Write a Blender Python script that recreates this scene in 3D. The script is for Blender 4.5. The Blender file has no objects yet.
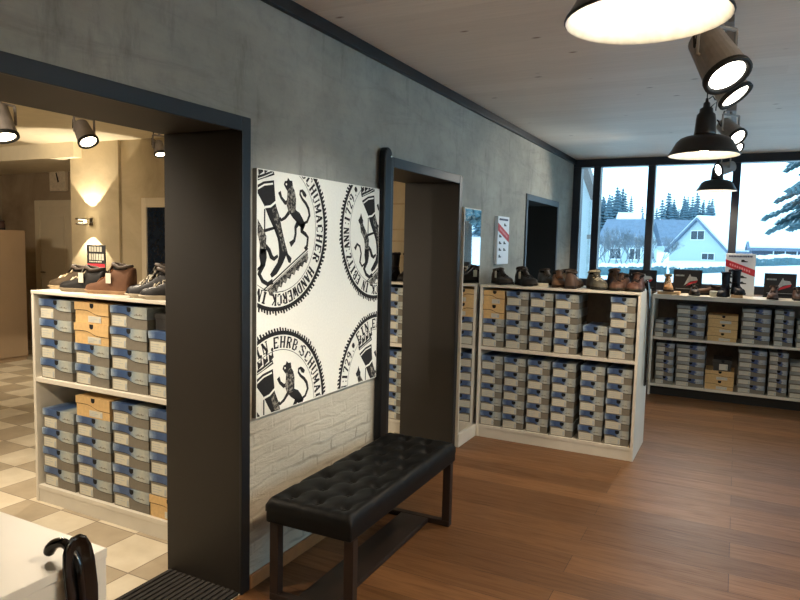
import bpy, bmesh, math, random
from mathutils import Vector, Matrix
random.seed(7)
S = bpy.context.scene
COL = S.collection
PI = math.pi

# ------------------------------------------------------------------ helpers
def link(o):
    COL.objects.link(o); return o

def tag(o, label=None, cat=None, group=None, kind=None):
    if label: o['label'] = label
    if cat: o['category'] = cat
    if group: o['group'] = group
    if kind: o['kind'] = kind
    return o

def empty(name, loc=(0, 0, 0), rz=0.0, label=None, cat=None, group=None, kind=None, parent=None):
    o = bpy.data.objects.new(name, None); link(o)
    o.empty_display_size = .05
    o.location = loc; o.rotation_euler = (0, 0, rz)
    if parent: o.parent = parent
    return tag(o, label, cat, group, kind)

def obj(name, bm, mats, parent=None, smooth=False, bevel=0, seg=2, sub=0, angle=40):
    me = bpy.data.meshes.new(name)
    bmesh.ops.recalc_face_normals(bm, faces=bm.faces[:])
    bm.to_mesh(me); bm.free()
    if not isinstance(mats, (list, tuple)): mats = [mats]
    for m in mats: me.materials.append(m)
    if smooth:
        for p in me.polygons: p.use_smooth = True
    o = bpy.data.objects.new(name, me); link(o)
    if parent: o.parent = parent
    if bevel:
        b = o.modifiers.new('Bevel', 'BEVEL'); b.width = bevel; b.segments = seg; b.limit_method = 'ANGLE'; b.angle_limit = math.radians(angle)
    if sub:
        s = o.modifiers.new('Subsurf', 'SUBSURF'); s.levels = sub; s.render_levels = sub
    return o

def NB(): return bmesh.new()

def box(bm, a, b, mi=0):
    (x0, y0, z0), (x1, y1, z1) = a, b
    v = [bm.verts.new(p) for p in ((x0, y0, z0), (x1, y0, z0), (x1, y1, z0), (x0, y1, z0), (x0, y0, z1), (x1, y0, z1), (x1, y1, z1), (x0, y1, z1))]
    for f in ((0, 3, 2, 1), (4, 5, 6, 7), (0, 1, 5, 4), (1, 2, 6, 5), (2, 3, 7, 6), (3, 0, 4, 7)):
        bm.faces.new([v[i] for i in f]).material_index = mi
    return v

def tube(bm, pts, rad, n=8, caps=True, mi=0):
    pts = [Vector(p) for p in pts]
    if not isinstance(rad, (list, tuple)): rad = [rad] * len(pts)
    rings = []
    up = None
    for i, p in enumerate(pts):
        t = (pts[min(i + 1, len(pts) - 1)] - pts[max(i - 1, 0)]).normalized()
        if up is None:
            up = Vector((0, 0, 1)) if abs(t.z) < .9 else Vector((1, 0, 0))
        s = t.cross(up)
        if s.length < 1e-4: s = t.orthogonal()
        s.normalize(); up = s.cross(t).normalized()
        rings.append([bm.verts.new(p + (s * math.cos(k * 2 * PI / n) + up * math.sin(k * 2 * PI / n)) * rad[i]) for k in range(n)])
    for a, b in zip(rings[:-1], rings[1:]):
        for k in range(n):
            bm.faces.new((a[k], a[(k + 1) % n], b[(k + 1) % n], b[k])).material_index = mi
    if caps:
        bm.faces.new(rings[0][::-1]).material_index = mi; bm.faces.new(rings[-1]).material_index = mi

def lathe(bm, prof, n=32, c=(0, 0, 0), mi=0, capa=False, capb=False, M=None):
    rings = []
    for r, z in prof:
        ring = []
        for k in range(n):
            p = Vector((r * math.cos(2 * PI * k / n), r * math.sin(2 * PI * k / n), z))
            if M is not None: p = M @ p
            ring.append(bm.verts.new(p + Vector(c)))
        rings.append(ring)
    for a, b in zip(rings[:-1], rings[1:]):
        for k in range(n):
            bm.faces.new((a[k], a[(k + 1) % n], b[(k + 1) % n], b[k])).material_index = mi
    if capa: bm.faces.new(rings[0][::-1]).material_index = mi
    if capb: bm.faces.new(rings[-1]).material_index = mi

def prism(bm, poly, f, d, mi=0):
    """poly: 2D list; f maps (u,v,w)->3D; w in 0..d"""
    a = [bm.verts.new(f(u, v, 0)) for u, v in poly]
    b = [bm.verts.new(f(u, v, d)) for u, v in poly]
    bm.faces.new(a).material_index = mi; bm.faces.new(b[::-1]).material_index = mi
    n = len(poly)
    for i in range(n):
        bm.faces.new((a[i], b[i], b[(i + 1) % n], a[(i + 1) % n])).material_index = mi

# ------------------------------------------------------------------ materials
def lin(c):
    return tuple(((x / 255) / 12.92 if x / 255 <= .04045 else ((x / 255 + .055) / 1.055) ** 2.4) for x in c)

class NT:
    def __init__(s, name):
        s.m = bpy.data.materials.new(name); s.m.use_nodes = True
        s.t = s.m.node_tree; s.n = s.t.nodes; s.b = s.n['Principled BSDF']
        s.tc = None
    def node(s, typ, **kw):
        nd = s.n.new(typ)
        for k, v in kw.items(): setattr(nd, k, v)
        return nd
    def link(s, a, b): s.t.links.new(a, b)
    def coord(s, which='Object'):
        if s.tc is None: s.tc = s.node('ShaderNodeTexCoord')
        return s.tc.outputs[which]
    def mapping(s, scale=(1, 1, 1), rot=(0, 0, 0), loc=(0, 0, 0), which='Object'):
        mp = s.node('ShaderNodeMapping'); s.link(s.coord(which), mp.inputs['Vector'])
        mp.inputs['Scale'].default_value = scale; mp.inputs['Rotation'].default_value = rot; mp.inputs['Location'].default_value = loc
        return mp.outputs['Vector']
    def noise(s, scale=5, detail=4, rough=.5, vec=None, dist=0):
        n = s.node('ShaderNodeTexNoise'); n.inputs['Scale'].default_value = scale; n.inputs['Detail'].default_value = detail
        n.inputs['Roughness'].default_value = rough; n.inputs['Distortion'].default_value = dist
        s.link(vec if vec is not None else s.coord(), n.inputs['Vector']); return n.outputs['Fac']
    def ramp(s, fac, stops, interp='LINEAR'):
        r = s.node('ShaderNodeValToRGB'); r.color_ramp.interpolation = interp
        e = r.color_ramp.elements
        while len(e) < len(stops): e.new(.5)
        for el, (p, c) in zip(e, stops):
            el.position = p; el.color = (*c, 1) if len(c) == 3 else c
        s.link(fac, r.inputs['Fac']); return r.outputs['Color']
    def mix(s, a, b, fac, mode='MIX'):
        m = s.node('ShaderNodeMix', data_type='RGBA', blend_type=mode)
        for sock, v in ((m.inputs[6], a), (m.inputs[7], b), (m.inputs[0], fac)):
            if isinstance(v, (int, float)): sock.default_value = v
            elif isinstance(v, tuple): sock.default_value = (*v, 1)
            else: s.link(v, sock)
        return m.outputs[2]
    def math(s, op, a, b=0.0):
        m = s.node('ShaderNodeMath', operation=op)
        for sock, v in ((m.inputs[0], a), (m.inputs[1], b)):
            if isinstance(v, (int, float)): sock.default_value = v
            else: s.link(v, sock)
        return m.outputs[0]
    def sep(s, vec=None):
        x = s.node('ShaderNodeSeparateXYZ'); s.link(vec if vec is not None else s.coord(), x.inputs[0]); return x.outputs
    def bump(s, h, strength=.3, dist=.01):
        b = s.node('ShaderNodeBump'); b.inputs['Strength'].default_value = strength; b.inputs['Distance'].default_value = dist
        s.link(h, b.inputs['Height']); s.link(b.outputs['Normal'], s.b.inputs['Normal'])
    def base(s, c):
        if isinstance(c, tuple): s.b.inputs['Base Color'].default_value = (*c, 1)
        else: s.link(c, s.b.inputs['Base Color'])
    def set(s, rough=.5, metal=0, spec=None, coat=0):
        s.b.inputs['Roughness'].default_value = rough; s.b.inputs['Metallic'].default_value = metal
        if spec is not None: s.b.inputs['Specular IOR Level'].default_value = spec
        if coat: s.b.inputs['Coat Weight'].default_value = coat

def simple(name, rgb, rough=.5, metal=0, nscale=30, var=.12, bump=0, spec=None, coat=0):
    k = NT(name); c = lin(rgb)
    f = k.noise(nscale, 3)
    k.base(k.ramp(f, [(.3, tuple(x * (1 - var) for x in c)), (.7, tuple(min(1, x * (1 + var)) for x in c))]))
    k.set(rough, metal, spec, coat)
    if bump: k.bump(f, bump, .004)
    return k.m

def emissive(name, rgb, strength):
    k = NT(name); k.base((.8, .8, .8)); k.b.inputs['Emission Color'].default_value = (*rgb, 1); k.b.inputs['Emission Strength'].default_value = strength
    return k.m

def m_wood_floor():
    k = NT('oiled_oak_planks')
    v = k.mapping((1, 1, 1))
    br = k.node('ShaderNodeTexBrick', offset=.37, offset_frequency=2)
    k.link(v, br.inputs['Vector'])
    br.inputs['Scale'].default_value = 1; br.inputs['Brick Width'].default_value = 1.9; br.inputs['Row Height'].default_value = .19
    br.inputs['Mortar Size'].default_value = .0018; br.inputs['Mortar Smooth'].default_value = .2; br.inputs['Bias'].default_value = 0
    br.inputs['Color1'].default_value = (0, 0, 0, 1); br.inputs['Color2'].default_value = (1, 1, 1, 1); br.inputs['Mortar'].default_value = (.5, .5, .5, 1)
    tone = k.ramp(br.outputs['Color'], [(0, lin((98, 66, 38))), (.5, lin((111, 76, 45))), (1, lin((126, 88, 54)))])
    g = k.noise(3.0, 6, .62, k.mapping((.9, 14, 1)), 1.2)
    grain = k.ramp(g, [(.3, (.62, .56, .5)), (.55, (1, 1, 1)), (.75, (1.12, 1.1, 1.05))])
    col = k.mix(tone, grain, .85, 'MULTIPLY')
    kn = k.noise(2.2, 2, .5, k.mapping((1.2, 3.2, 1)))
    knots = k.ramp(kn, [(.70, (1, 1, 1)), (.77, (.42, .3, .22))])
    col = k.mix(col, knots, .8, 'MULTIPLY')
    gap = k.ramp(br.outputs['Fac'], [(0, (1, 1, 1)), (1, (.35, .28, .22))])
    k.base(k.mix(col, gap, 1.0, 'MULTIPLY'))
    k.set(.42, spec=.4)
    rr = k.ramp(g, [(.3, (.52,) * 3), (.7, (.36,) * 3)]); k.link(rr, k.b.inputs['Roughness'])
    k.bump(k.math('SUBTRACT', k.math('MULTIPLY', g, .3), br.outputs['Fac']), .25, .003)
    return k.m

def m_ceiling():
    k = NT('pale_spruce_boards')
    br = k.node('ShaderNodeTexBrick', offset=.4); k.link(k.mapping((1, 1, 1)), br.inputs['Vector'])
    br.inputs['Scale'].default_value = 1; br.inputs['Brick Width'].default_value = 3.4; br.inputs['Row Height'].default_value = .2
    br.inputs['Mortar Size'].default_value = .0012; br.inputs['Mortar Smooth'].default_value = .4
    br.inputs['Color1'].default_value = (0, 0, 0, 1); br.inputs['Color2'].default_value = (1, 1, 1, 1); br.inputs['Mortar'].default_value = (.3, .3, .3, 1)
    tone = k.ramp(br.outputs['Color'], [(0, lin((228, 217, 203))), (1, lin((236, 226, 213)))])
    g = k.noise(4, 5, .6, k.mapping((.8, 12, 1)), .8)
    col = k.mix(tone, k.ramp(g, [(.3, (.9, .88, .86)), (.7, (1.04, 1.03, 1.02))]), .8, 'MULTIPLY')
    vo = k.node('ShaderNodeTexVoronoi'); vo.inputs['Scale'].default_value = 4.2; k.link(k.mapping((.8, 1.5, 1)), vo.inputs['Vector'])
    kn = k.ramp(vo.outputs['Distance'], [(.035, (.36, .26, .2)), (.10, (1, 1, 1))])
    k.base(k.mix(col, kn, .9, 'MULTIPLY')); k.set(.6)
    k.bump(k.math('SUBTRACT', k.math('MULTIPLY', g, .3), br.outputs['Fac']), .12, .002)
    return k.m

def m_wall():
    k = NT('whitewashed_brick_and_plaster')
    z = k.sep()[2]
    sw = k.node('ShaderNodeCombineXYZ'); s = k.sep(); k.link(s[1], sw.inputs[0]); k.link(s[2], sw.inputs[1]); k.link(s[0], sw.inputs[2])
    yz = sw.outputs[0]
    wob = k.node('ShaderNodeTexNoise'); wob.inputs['Scale'].default_value = 4; k.link(yz, wob.inputs['Vector'])
    wv = k.node('ShaderNodeMix', data_type='VECTOR'); k.link(yz, wv.inputs[4])
    ad = k.node('ShaderNodeVectorMath', operation='ADD'); k.link(yz, ad.inputs[0]); k.link(wob.outputs['Color'], ad.inputs[1])
    k.link(ad.outputs[0], wv.inputs[5]); wv.inputs[0].default_value = .08
    br = k.node('ShaderNodeTexBrick'); k.link(wv.outputs[1], br.inputs['Vector'])
    br.inputs['Scale'].default_value = 1; br.inputs['Brick Width'].default_value = .25; br.inputs['Row Height'].default_value = .062
    br.inputs['Mortar Size'].default_value = .012; br.inputs['Mortar Smooth'].default_value = .9
    mask = k.ramp(z, [(.30, (1, 1, 1)), (.36, (0, 0, 0))])       # z/2.6 scaled below
    zz = k.math('DIVIDE', z, 3.0); k.link(zz, mask.node.inputs['Fac'])
    n1 = k.noise(2.2, 5, .6, yz); n2 = k.noise(14, 4, .6, yz); n3 = k.noise(5, 6, .7, k.mapping((1, 1, .25)))
    col = k.ramp(n1, [(.3, lin((136, 136, 128))), (.7, lin((162, 161, 152)))])
    col = k.mix(col, k.ramp(n2, [(.28, (.78, .78, .78)), (.5, (1, 1, 1))]), .6, 'MULTIPLY')
    scr = k.ramp(n3, [(.56, (1, 1, 1)), (.68, (.60, .60, .60))])
    col = k.mix(col, scr, .75, 'MULTIPLY')
    n4 = k.noise(3, 6, .75, k.mapping((1, .35, 2.2)), 1.0)
    col = k.mix(col, k.ramp(n4, [(.30, (.70, .70, .70)), (.46, (1, 1, 1)), (.66, (1.12, 1.11, 1.08))]), .7, 'MULTIPLY')
    n5 = k.noise(2.6, 5, .6, k.mapping((1, 1.6, 7)), 1.4)
    brk = k.mix(lin((200, 194, 178)), lin((172, 164, 145)), n5)
    crack = k.math('MULTIPLY', br.outputs['Fac'], k.ramp(k.noise(3.3, 3, .5, yz), [(.55, (0, 0, 0)), (.66, (1, 1, 1))]))
    brk = k.mix(brk, lin((120, 112, 98)), k.math('MULTIPLY', crack, .6))
    k.base(k.mix(col, brk, mask)); k.set(.75)
    h = k.math('ADD', k.math('MULTIPLY', n2, .5), k.math('MULTIPLY', n1, .6))
    hb = k.math('SUBTRACT', h, k.math('MULTIPLY', br.outputs['Fac'], k.math('MULTIPLY', mask, .16)))
    hb = k.math('ADD', hb, k.math('MULTIPLY', scr, .12))
    hb = k.math('ADD', hb, k.math('MULTIPLY', k.math('MULTIPLY', n5, mask), .9))
    k.bump(hb, .8, .010)
    return k.m

def m_plaster(name, a, b, sc=1.6):
    k = NT(name); n = k.noise(sc, 6, .65, None, .8)
    k.base(k.ramp(n, [(.3, lin(a)), (.7, lin(b))])); k.set(.8); k.bump(k.noise(20, 4), .15, .004); return k.m

def m_tiles():
    k = NT('chequered_stone_tiles')
    mp = k.mapping((1, 1, 1), (0, 0, 0), (1.17, -2.31, 0.001))
    ch = k.node('ShaderNodeTexChecker'); k.link(mp, ch.inputs['Vector']); ch.inputs['Scale'].default_value = 1 / .30
    n = k.noise(6, 5, .6)
    a = k.ramp(n, [(.3, lin((196, 184, 160))), (.7, lin((212, 202, 180)))]); b = k.ramp(n, [(.3, lin((158, 144, 122))), (.7, lin((176, 162, 138)))])
    br = k.node('ShaderNodeTexBrick', offset=0); k.link(mp, br.inputs['Vector']); br.inputs['Scale'].default_value = 1
    br.inputs['Brick Width'].default_value = .30; br.inputs['Row Height'].default_value = .30; br.inputs['Mortar Size'].default_value = .003
    col = k.mix(a, b, ch.outputs['Fac'])
    k.base(k.mix(col, lin((120, 108, 92)), br.outputs['Fac'])); k.set(.35); k.bump(br.outputs['Fac'], -.2, .002)
    return k.m

def m_leather(name, rgb, rough=.35, spec=.5):
    k = NT(name); c = lin(rgb)
    vo = k.node('ShaderNodeTexVoronoi'); vo.inputs['Scale'].default_value = 160; k.link(k.coord(), vo.inputs['Vector'])
    n = k.noise(12, 4)
    k.base(k.ramp(n, [(.3, tuple(x * .75 for x in c)), (.7, tuple(min(1, x * 1.2) for x in c))])); k.set(rough, spec=spec)
    k.bump(vo.outputs['Distance'], .12, .001); return k.m

def m_lid(name, seed, wide=False):
    # printed lid of a shoebox: mountain-sky blue on the left, white field with a grey mark on the right
    k = NT(name); x = k.sep(k.coord('Generated'))[0]
    n = k.noise(22, 4, .6, k.mapping((1, 1, 1.6), (0, 0, 0), (seed, 0, seed * .3)))
    u = k.math('ADD', x, k.math('MULTIPLY', k.math('SUBTRACT', n, .5), .30))
    if wide: c = k.ramp(u, [(.02, lin((120, 124, 122))), (.44, lin((146, 150, 148))), (.5, lin((48, 66, 106))), (.68, lin((58, 80, 124))), (.76, lin((168, 176, 178))), (1, lin((120, 134, 150)))])
    else: c = k.ramp(u, [(.0, lin((150, 164, 178))), (.09, lin((96, 118, 150))), (.2, lin((54, 76, 116))), (.50, lin((58, 84, 124))), (.60, lin((140, 154, 160))), (.8, lin((170, 172, 162))), (1, lin((132, 140, 142)))])
    cl = k.ramp(k.noise(45, 4, .7), [(.5, (1, 1, 1)), (.72, (1.5, 1.45, 1.35))])
    c = k.mix(c, cl, .5, 'MULTIPLY')
    k.base(c); k.set(.45); return k.m

M = dict(
    floor=m_wood_floor(), ceiling=m_ceiling(), wall=m_wall(), tiles=m_tiles(),
    plaster=m_plaster('warm_beige_plaster', (168, 152, 122), (196, 180, 148)),
    plaster_dark=m_plaster('brown_wiped_plaster', (136, 116, 92), (180, 162, 134), 1.1),
    cream=simple('cream_paint', (232, 220, 192), .7, 0, 8, .04),
    white_wall=simple('white_room_paint', (196, 190, 178), .8, 0, 6, .04),
    black_frame=simple('anthracite_frame', (21, 22, 24), .42, 0, 40, .1),
    trim=simple('black_trim_paint', (18, 18, 19), .45),
    reveal=simple('dark_brown_lining', (34, 29, 23), .55, 0, 5, .1),
    alu=simple('dark_blue_grey_aluminium', (44, 48, 56), .35, .2),
    melamine=simple('warm_white_melamine', (208, 202, 188), .45, 0, 12, .03),
    backboard=simple('grey_brown_back_panel', (112, 102, 92), .6),
    box_grey=simple('grey_cardboard', (116, 110, 98), .7, 0, 60, .06),
    box_dark=simple('charcoal_cardboard', (48, 46, 44), .6),
    kraft=simple('kraft_cardboard', (202, 168, 114), .7, 0, 60, .08),
    lid_shade=simple('painted_lid_shadow', (42, 36, 28), .8),  # painted shade for the strip below the lid overhang
    hole=simple('black_thumb_hole', (8, 8, 9), .9),
    card=simple('white_card', (198, 194, 176), .6, 0, 60, .03),
    leather=m_leather('black_bench_leather', (9, 9, 9), .5, .22),
    bench_wood=simple('dark_stained_bench_wood', (34, 23, 17), .45, 0, 20, .2),
    gloss_black=simple('glossy_black_lacquer', (10, 10, 12), .12, 0, 10, .1, 0, .6, .5),
    counter=simple('white_counter_laminate', (224, 220, 208), .4, 0, 6, .02),
    shade_black=simple('black_enamel', (22, 20, 19), .28, 0, 10, .1),
    shade_white=simple('white_enamel_inside', (240, 236, 226), .4),
    taupe=simple('taupe_lamp_metal', (142, 135, 130), .5, 0),
    steel=simple('chrome_steel', (200, 198, 192), .18, 1),
    rubber=simple('black_rubber', (18, 18, 18), .7),
    canvas=simple('ivory_canvas', (240, 238, 226), .8, 0, 90, .03, .08),
    canvas_side=simple('canvas_edge', (84, 80, 72), .8),
    ink=simple('black_print_ink', (22, 19, 18), .8, 0, 80, .3),
    red=simple('red_print', (186, 38, 52), .6), blackp=simple('black_print', (24, 24, 28), .5),
    blueink=simple('dark_blue_print', (42, 54, 92), .6), greyp=simple('pale_grey_print', (170, 176, 178), .5),
    snow=simple('snow', (236, 240, 244), .85, 0, 3, .03, .2),
    bark=simple('bark', (84, 76, 70), .9), oak=simple('light_oak_block', (196, 158, 112), .5, 0, 20, .12),
    brownboard=simple('brown_sill_board', (104, 84, 66), .5, 0, 12, .15),
    mat_rib=simple('charcoal_rib', (38, 34, 31), .9), mat_base=simple('black_mat_base', (18, 16, 15), .9),
    tan_cab=simple('tan_cabinet_lacquer', (156, 132, 104), .5, 0, 4, .05),
    door_white=simple('off_white_door_paint', (214, 200, 172), .5, 0, 5, .03),
    dark_glass=simple('dark_window_glass', (28, 36, 48), .1),
    bulb=emissive('warm_lamp_bulb', (1, .88, .68), 30), lens=emissive('lit_lens', (1, .93, .8), 9), lens_warm=emissive('lit_warm_lens', (1, .85, .58), 14),
)
def m_engraved():
    k = NT('engraved_print'); n = k.noise(70, 3, .6)
    k.base(k.ramp(n, [(.46, lin((26, 23, 22))), (.62, lin((150, 144, 132)))])); k.set(.8); return k.m
M['engraved'] = m_engraved()
LIDS = [m_lid('printed_lid_%d' % i, i * 3.1) for i in range(4)]
WIDE_LIDS = [m_lid('printed_wide_lid_%d' % i, i * 2.7 + 9, True) for i in range(4)]

def m_glass():
    k = NT('clear_pane'); t = k.t; t.nodes.remove(k.b)
    out = [n for n in k.n if n.type == 'OUTPUT_MATERIAL'][0]
    tr = k.node('ShaderNodeBsdfTransparent'); tr.inputs[0].default_value = (.97, .985, .985, 1)
    gl = k.node('ShaderNodeBsdfGlossy'); gl.inputs['Roughness'].default_value = .02
    fr = k.node('ShaderNodeFresnel'); fr.inputs['IOR'].default_value = 1.45
    mx = k.node('ShaderNodeMixShader'); k.link(fr.outputs[0], mx.inputs[0]); k.link(tr.outputs[0], mx.inputs[1]); k.link(gl.outputs[0], mx.inputs[2])
    k.link(mx.outputs[0], out.inputs['Surface']); return k.m
M['glass'] = m_glass()
k = NT('mirror_glass'); k.base((.86, .88, .88)); k.set(.015, 1); M['mirror'] = k.m

# ------------------------------------------------------------------ room shell
X1, Y0, Y1, H = 4.3, -1.4, 8.2, 2.61
WT = .42
def struct(name, bm, m, **kw):
    o = obj(name, bm, m, **kw); o['kind'] = 'structure'; return o

bm = NB(); box(bm, (0, Y0, -.08), (X1, Y1 + .1, 0)); struct('floor', bm, M['floor'])
bm = NB(); box(bm, (-8, Y0, -.08), (0, 6.2, 0)); struct('floor', bm, M['tiles'])
bm = NB(); box(bm, (0, Y0, H), (X1, Y1 + .1, H + .1)); struct('ceiling', bm, M['ceiling'])
bm = NB(); box(bm, (-8, Y0, 2.6), (0, 6.2, 2.72)); struct('ceiling', bm, M['cream'])
# left wall with its three openings
O1, O2, O3 = (.15, 2.17), (3.40, 4.53), (6.19, 7.44)
OZ = 2.05
bm = NB()
for a, b in ((Y0, O1[0]), (O1[1], O2[0]), (O2[1], O3[0]), (O3[1], Y1 + .1)): box(bm, (-WT, a, 0), (0, b, H - .005))
for a, b in (O1, O2, O3): box(bm, (-WT, a, OZ), (0, b, H - .005))
struct('wall_left', bm, M['wall'])
bm = NB(); box(bm, (X1, Y0, 0), (X1 + .1, Y1 + .1, .9)); box(bm, (X1, Y0, 2.515), (X1 + .1, Y1 + .1, H)); box(bm, (X1, Y0, .9), (X1 + .1, 1.9, 2.515)); box(bm, (X1, 7.5, .9), (X1 + .1, Y1 + .1, 2.515)); struct('wall_right', bm, M['white_wall'])
w3 = empty('window_3', (X1, 4.7, .9), kind='structure')
for i in range(4):
    bm = NB(); y = -2.76 + i * 1.84; box(bm, (0, y - .04, 0), (.1, y + .04, 1.615)); obj('mullion', bm, M['alu'], w3)
    if i < 3:
        bm = NB(); box(bm, (.05, y + .04, 0), (.058, y + 1.80, 1.615)); obj('pane', bm, M['glass'], w3)
bm = NB(); box(bm, (-8, Y0 - .1, 0), (X1 + .1, Y0, H)); struct('wall_back', bm, M['white_wall'])
bm = NB(); box(bm, (0, Y1 - .06, 0), (X1, Y1 + .14, 1.04)); struct('wall_window', bm, M['white_wall'])
# openings: dark linings with casings that stand 12 mm proud of the wall
def lining(name, o, depth=WT + .02):
    bm = NB(); a, b = o; t = .045
    box(bm, (-depth, b - t, 0), (-.002, b, OZ), 0); box(bm, (-depth, a, 0), (-.002, a + t, OZ), 0)
    box(bm, (-depth, a + t, OZ - t), (-.002, b - t, OZ), 0)
    c = .05
    box(bm, (-.002, b - c, 0), (.012, b + .004, OZ + .004), 1); box(bm, (-.002, a - .004, 0), (.012, a + c, OZ + .004), 1)
    box(bm, (-.002, a + c, OZ - .056), (.012, b - c, OZ + .004), 1)
    return struct(name, bm, [M['reveal'], M['black_frame']], bevel=.003)
lining('door_1', O1); lining('door_2', O2); lining('door_3', O3)
bm = NB(); box(bm, (-WT - .5, O3[0] - .4, 0), (-WT - .45, O3[1] + .6, 2.2)); box(bm, (-WT - .46, O3[0] - .4, 0), (-WT, O3[0] - .35, 2.2)); box(bm, (-WT - .46, O3[1] + .55, 0), (-WT, O3[1] + .6, 2.2)); box(bm, (-WT - .46, O3[0] - .35, 2.15), (-WT, O3[1] + .55, 2.2)); struct('wall_passage', bm, M['reveal'])
bm = NB(); box(bm, (0, Y0, 2.552), (.03, Y1 - .06, H)); struct('trim_1', bm, M['trim'], bevel=.004)
bm = NB()
for a, b in ((2.175, 3.255), (5.0, 6.185), (7.45, 8.1)): box(bm, (0, a, 0), (.014, b, .062))
struct('baseboard_left', bm, simple('oak_baseboard', (150, 104, 62), .5, 0, 14, .15), bevel=.003)

# window wall
WV = [(0, .095), (.24, .325), (.86, .94), (1.74, 1.82), (2.62, 2.70), (3.50, 3.58), (4.2, 4.3)]
win = empty('window_1', (0, Y1, 1.04), kind='structure')
def wp(name, bm, m, **kw):
    bmesh.ops.translate(bm, verts=bm.verts[:], vec=(0, -Y1, -1.04)); return obj(name, bm, m, win, **kw)
bm = NB(); box(bm, (0, Y1 - .06, 2.515), (X1, Y1 + .08, H)); wp('head_frame', bm, M['alu'], bevel=.006)
bm = NB(); box(bm, (0, Y1 - .06, 1.075), (X1, Y1 + .08, 1.165)); wp('bottom_frame', bm, M['alu'], bevel=.006)
for a, b in WV:
    bm = NB(); box(bm, (a, Y1 - .06, 1.165), (b, Y1 + .08, 2.515)); wp('mullion', bm, M['alu'], bevel=.006)
for (a, b), (c, d) in zip(WV[:-1], WV[1:]):
    bm = NB(); box(bm, (b, Y1 + .01, 1.165), (c, Y1 + .018, 2.515)); wp('pane', bm, M['glass'])
bm = NB(); box(bm, (0, Y1 - .42, 1.04), (X1, Y1 + .1, 1.075)); wp('sill', bm, M['brownboard'], bevel=.004)

# tiled room beyond the openings
bm = NB(); box(bm, (-4.23, 5.035, 0), (-WT, 5.2, 2.6)); struct('wall_tiled_room_far', bm, M['plaster'])
bm = NB(); box(bm, (-5.03, 5.0, 0), (-4.23, 6.1, 2.6)); struct('wall_pier', bm, M['plaster'])
bm = NB(); box(bm, (-8, 6.0, 0), (-5.03, 6.12, 2.6)); struct('wall_tiled_room_end', bm, M['plaster_dark'])
bm = NB(); box(bm, (-8.1, Y0, 0), (-8, 6.1, 2.6)); struct('wall_tiled_room_left', bm, M['plaster_dark'])
bm = NB(); box(bm, (-8, 4.9, 2.43), (-4.83, 5.0, 2.6)); box(bm, (-8, 5.0, 2.43), (-5.03, 6.0, 2.6)); struct('ceiling_bulkhead', bm, M['cream'])
d = empty('door_4', (-6.75, 6.0, 0), kind='structure')
bm = NB()
for a, b in (((-.42, -.03, 0), (-.32, 0, 2.04)), ((.32, -.03, 0), (.42, 0, 2.04)), ((-.32, -.03, 1.95), (.32, 0, 2.04))): box(bm, a, b)
obj('door_frame', bm, M['door_white'], d, bevel=.006)
bm = NB(); box(bm, (-.32, -.012, 0), (.32, -.002, 1.95)); box(bm, (-.22, -.02, 1.1), (.22, -.012, 1.82)); box(bm, (-.22, -.02, .15), (.22, -.012, .95)); obj('door_leaf', bm, M['door_white'], d, bevel=.004)
bm = NB(); tube(bm, [(-.26, -.012, 1.02), (-.26, -.06, 1.02), (-.16, -.06, 1.02)], .009); obj('door_handle', bm, M['steel'], d)
w2 = empty('window_2', (-3.47, 5.035, 0), kind='structure')
bm = NB()
for a, b in (((-.42, -.03, .4), (-.35, 0, 1.97)), ((.35, -.03, .4), (.42, 0, 1.97)), ((-.35, -.03, 1.87), (.35, 0, 1.97)), ((-.35, -.03, .4), (.35, 0, .5))): box(bm, a, b)
obj('window_frame', bm, M['door_white'], w2, bevel=.005)
bm = NB(); box(bm, (-.35, -.012, .5), (.35, -.004, 1.87)); obj('pane', bm, M['dark_glass'], w2)

# ------------------------------------------------------------------ shelving units
def shelf_unit(x0, x1, y0, depth, top, mid, bot, label, kick=False, cat='shelf', t=.026, topt=.018, rz=0, back=None):
    r = empty('shelving_unit', (x0, y0, 0), rz, label, cat)
    W = x1 - x0
    for nm, a in (('side_panel', 0), ('side_panel', W - .022)):
        bm = NB(); box(bm, (a, 0, 0), (a + .022, depth, top - topt)); obj(nm, bm, M['melamine'], r, bevel=.002)
    bm = NB(); box(bm, (0, -.002, top - topt), (W, depth, top)); obj('top_board', bm, M['melamine'], r, bevel=.002)
    bm = NB(); box(bm, (.022, .002, mid - t), (W - .022, depth - .01, mid)); obj('shelf_board', bm, M['melamine'], r, bevel=.002)
    bm = NB(); box(bm, (.022, .002, bot - t), (W - .022, depth - .01, bot)); obj('shelf_board', bm, M['melamine'], r, bevel=.002)
    if kick:
        bm = NB(); box(bm, (.022, .05, 0), (W - .022, .07, bot - t)); obj('kick_board', bm, M['rubber'], r)
    else:
        bm = NB(); box(bm, (.022, .006, 0), (W - .022, .026, bot - t)); obj('kick_board', bm, M['melamine'], r)
    bk = back or depth - .01
    bm = NB(); box(bm, (.022, bk, bot - t), (W - .022, bk + .008, top - topt)); obj('back_panel', bm, M['backboard'], r)
    return r
TOP, MID, BOT = 1.235, .735, .10
shelf_unit(-1.72, -.45, 2.33, .36, TOP, MID, BOT, 'white two-tier shelving unit stacked with shoeboxes on the tiled floor behind the large opening')
shelf_unit(.035, 1.255, 4.915, .56, TOP, MID + .005, BOT, 'white two-tier shoebox unit jutting into the wooden-floored room beside the tall mirror', rz=-.006, back=.352)
shelf_unit(1.07, 3.6, 7.33, .42, 1.075, .625, .125, 'long low white shelving unit of shoeboxes under the big window', kick=True, topt=.045)
shelf_unit(-1.9, -.44, 4.66, .36, TOP, MID, BOT, 'white shoebox unit glimpsed behind the black post through the narrow doorway')

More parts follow.
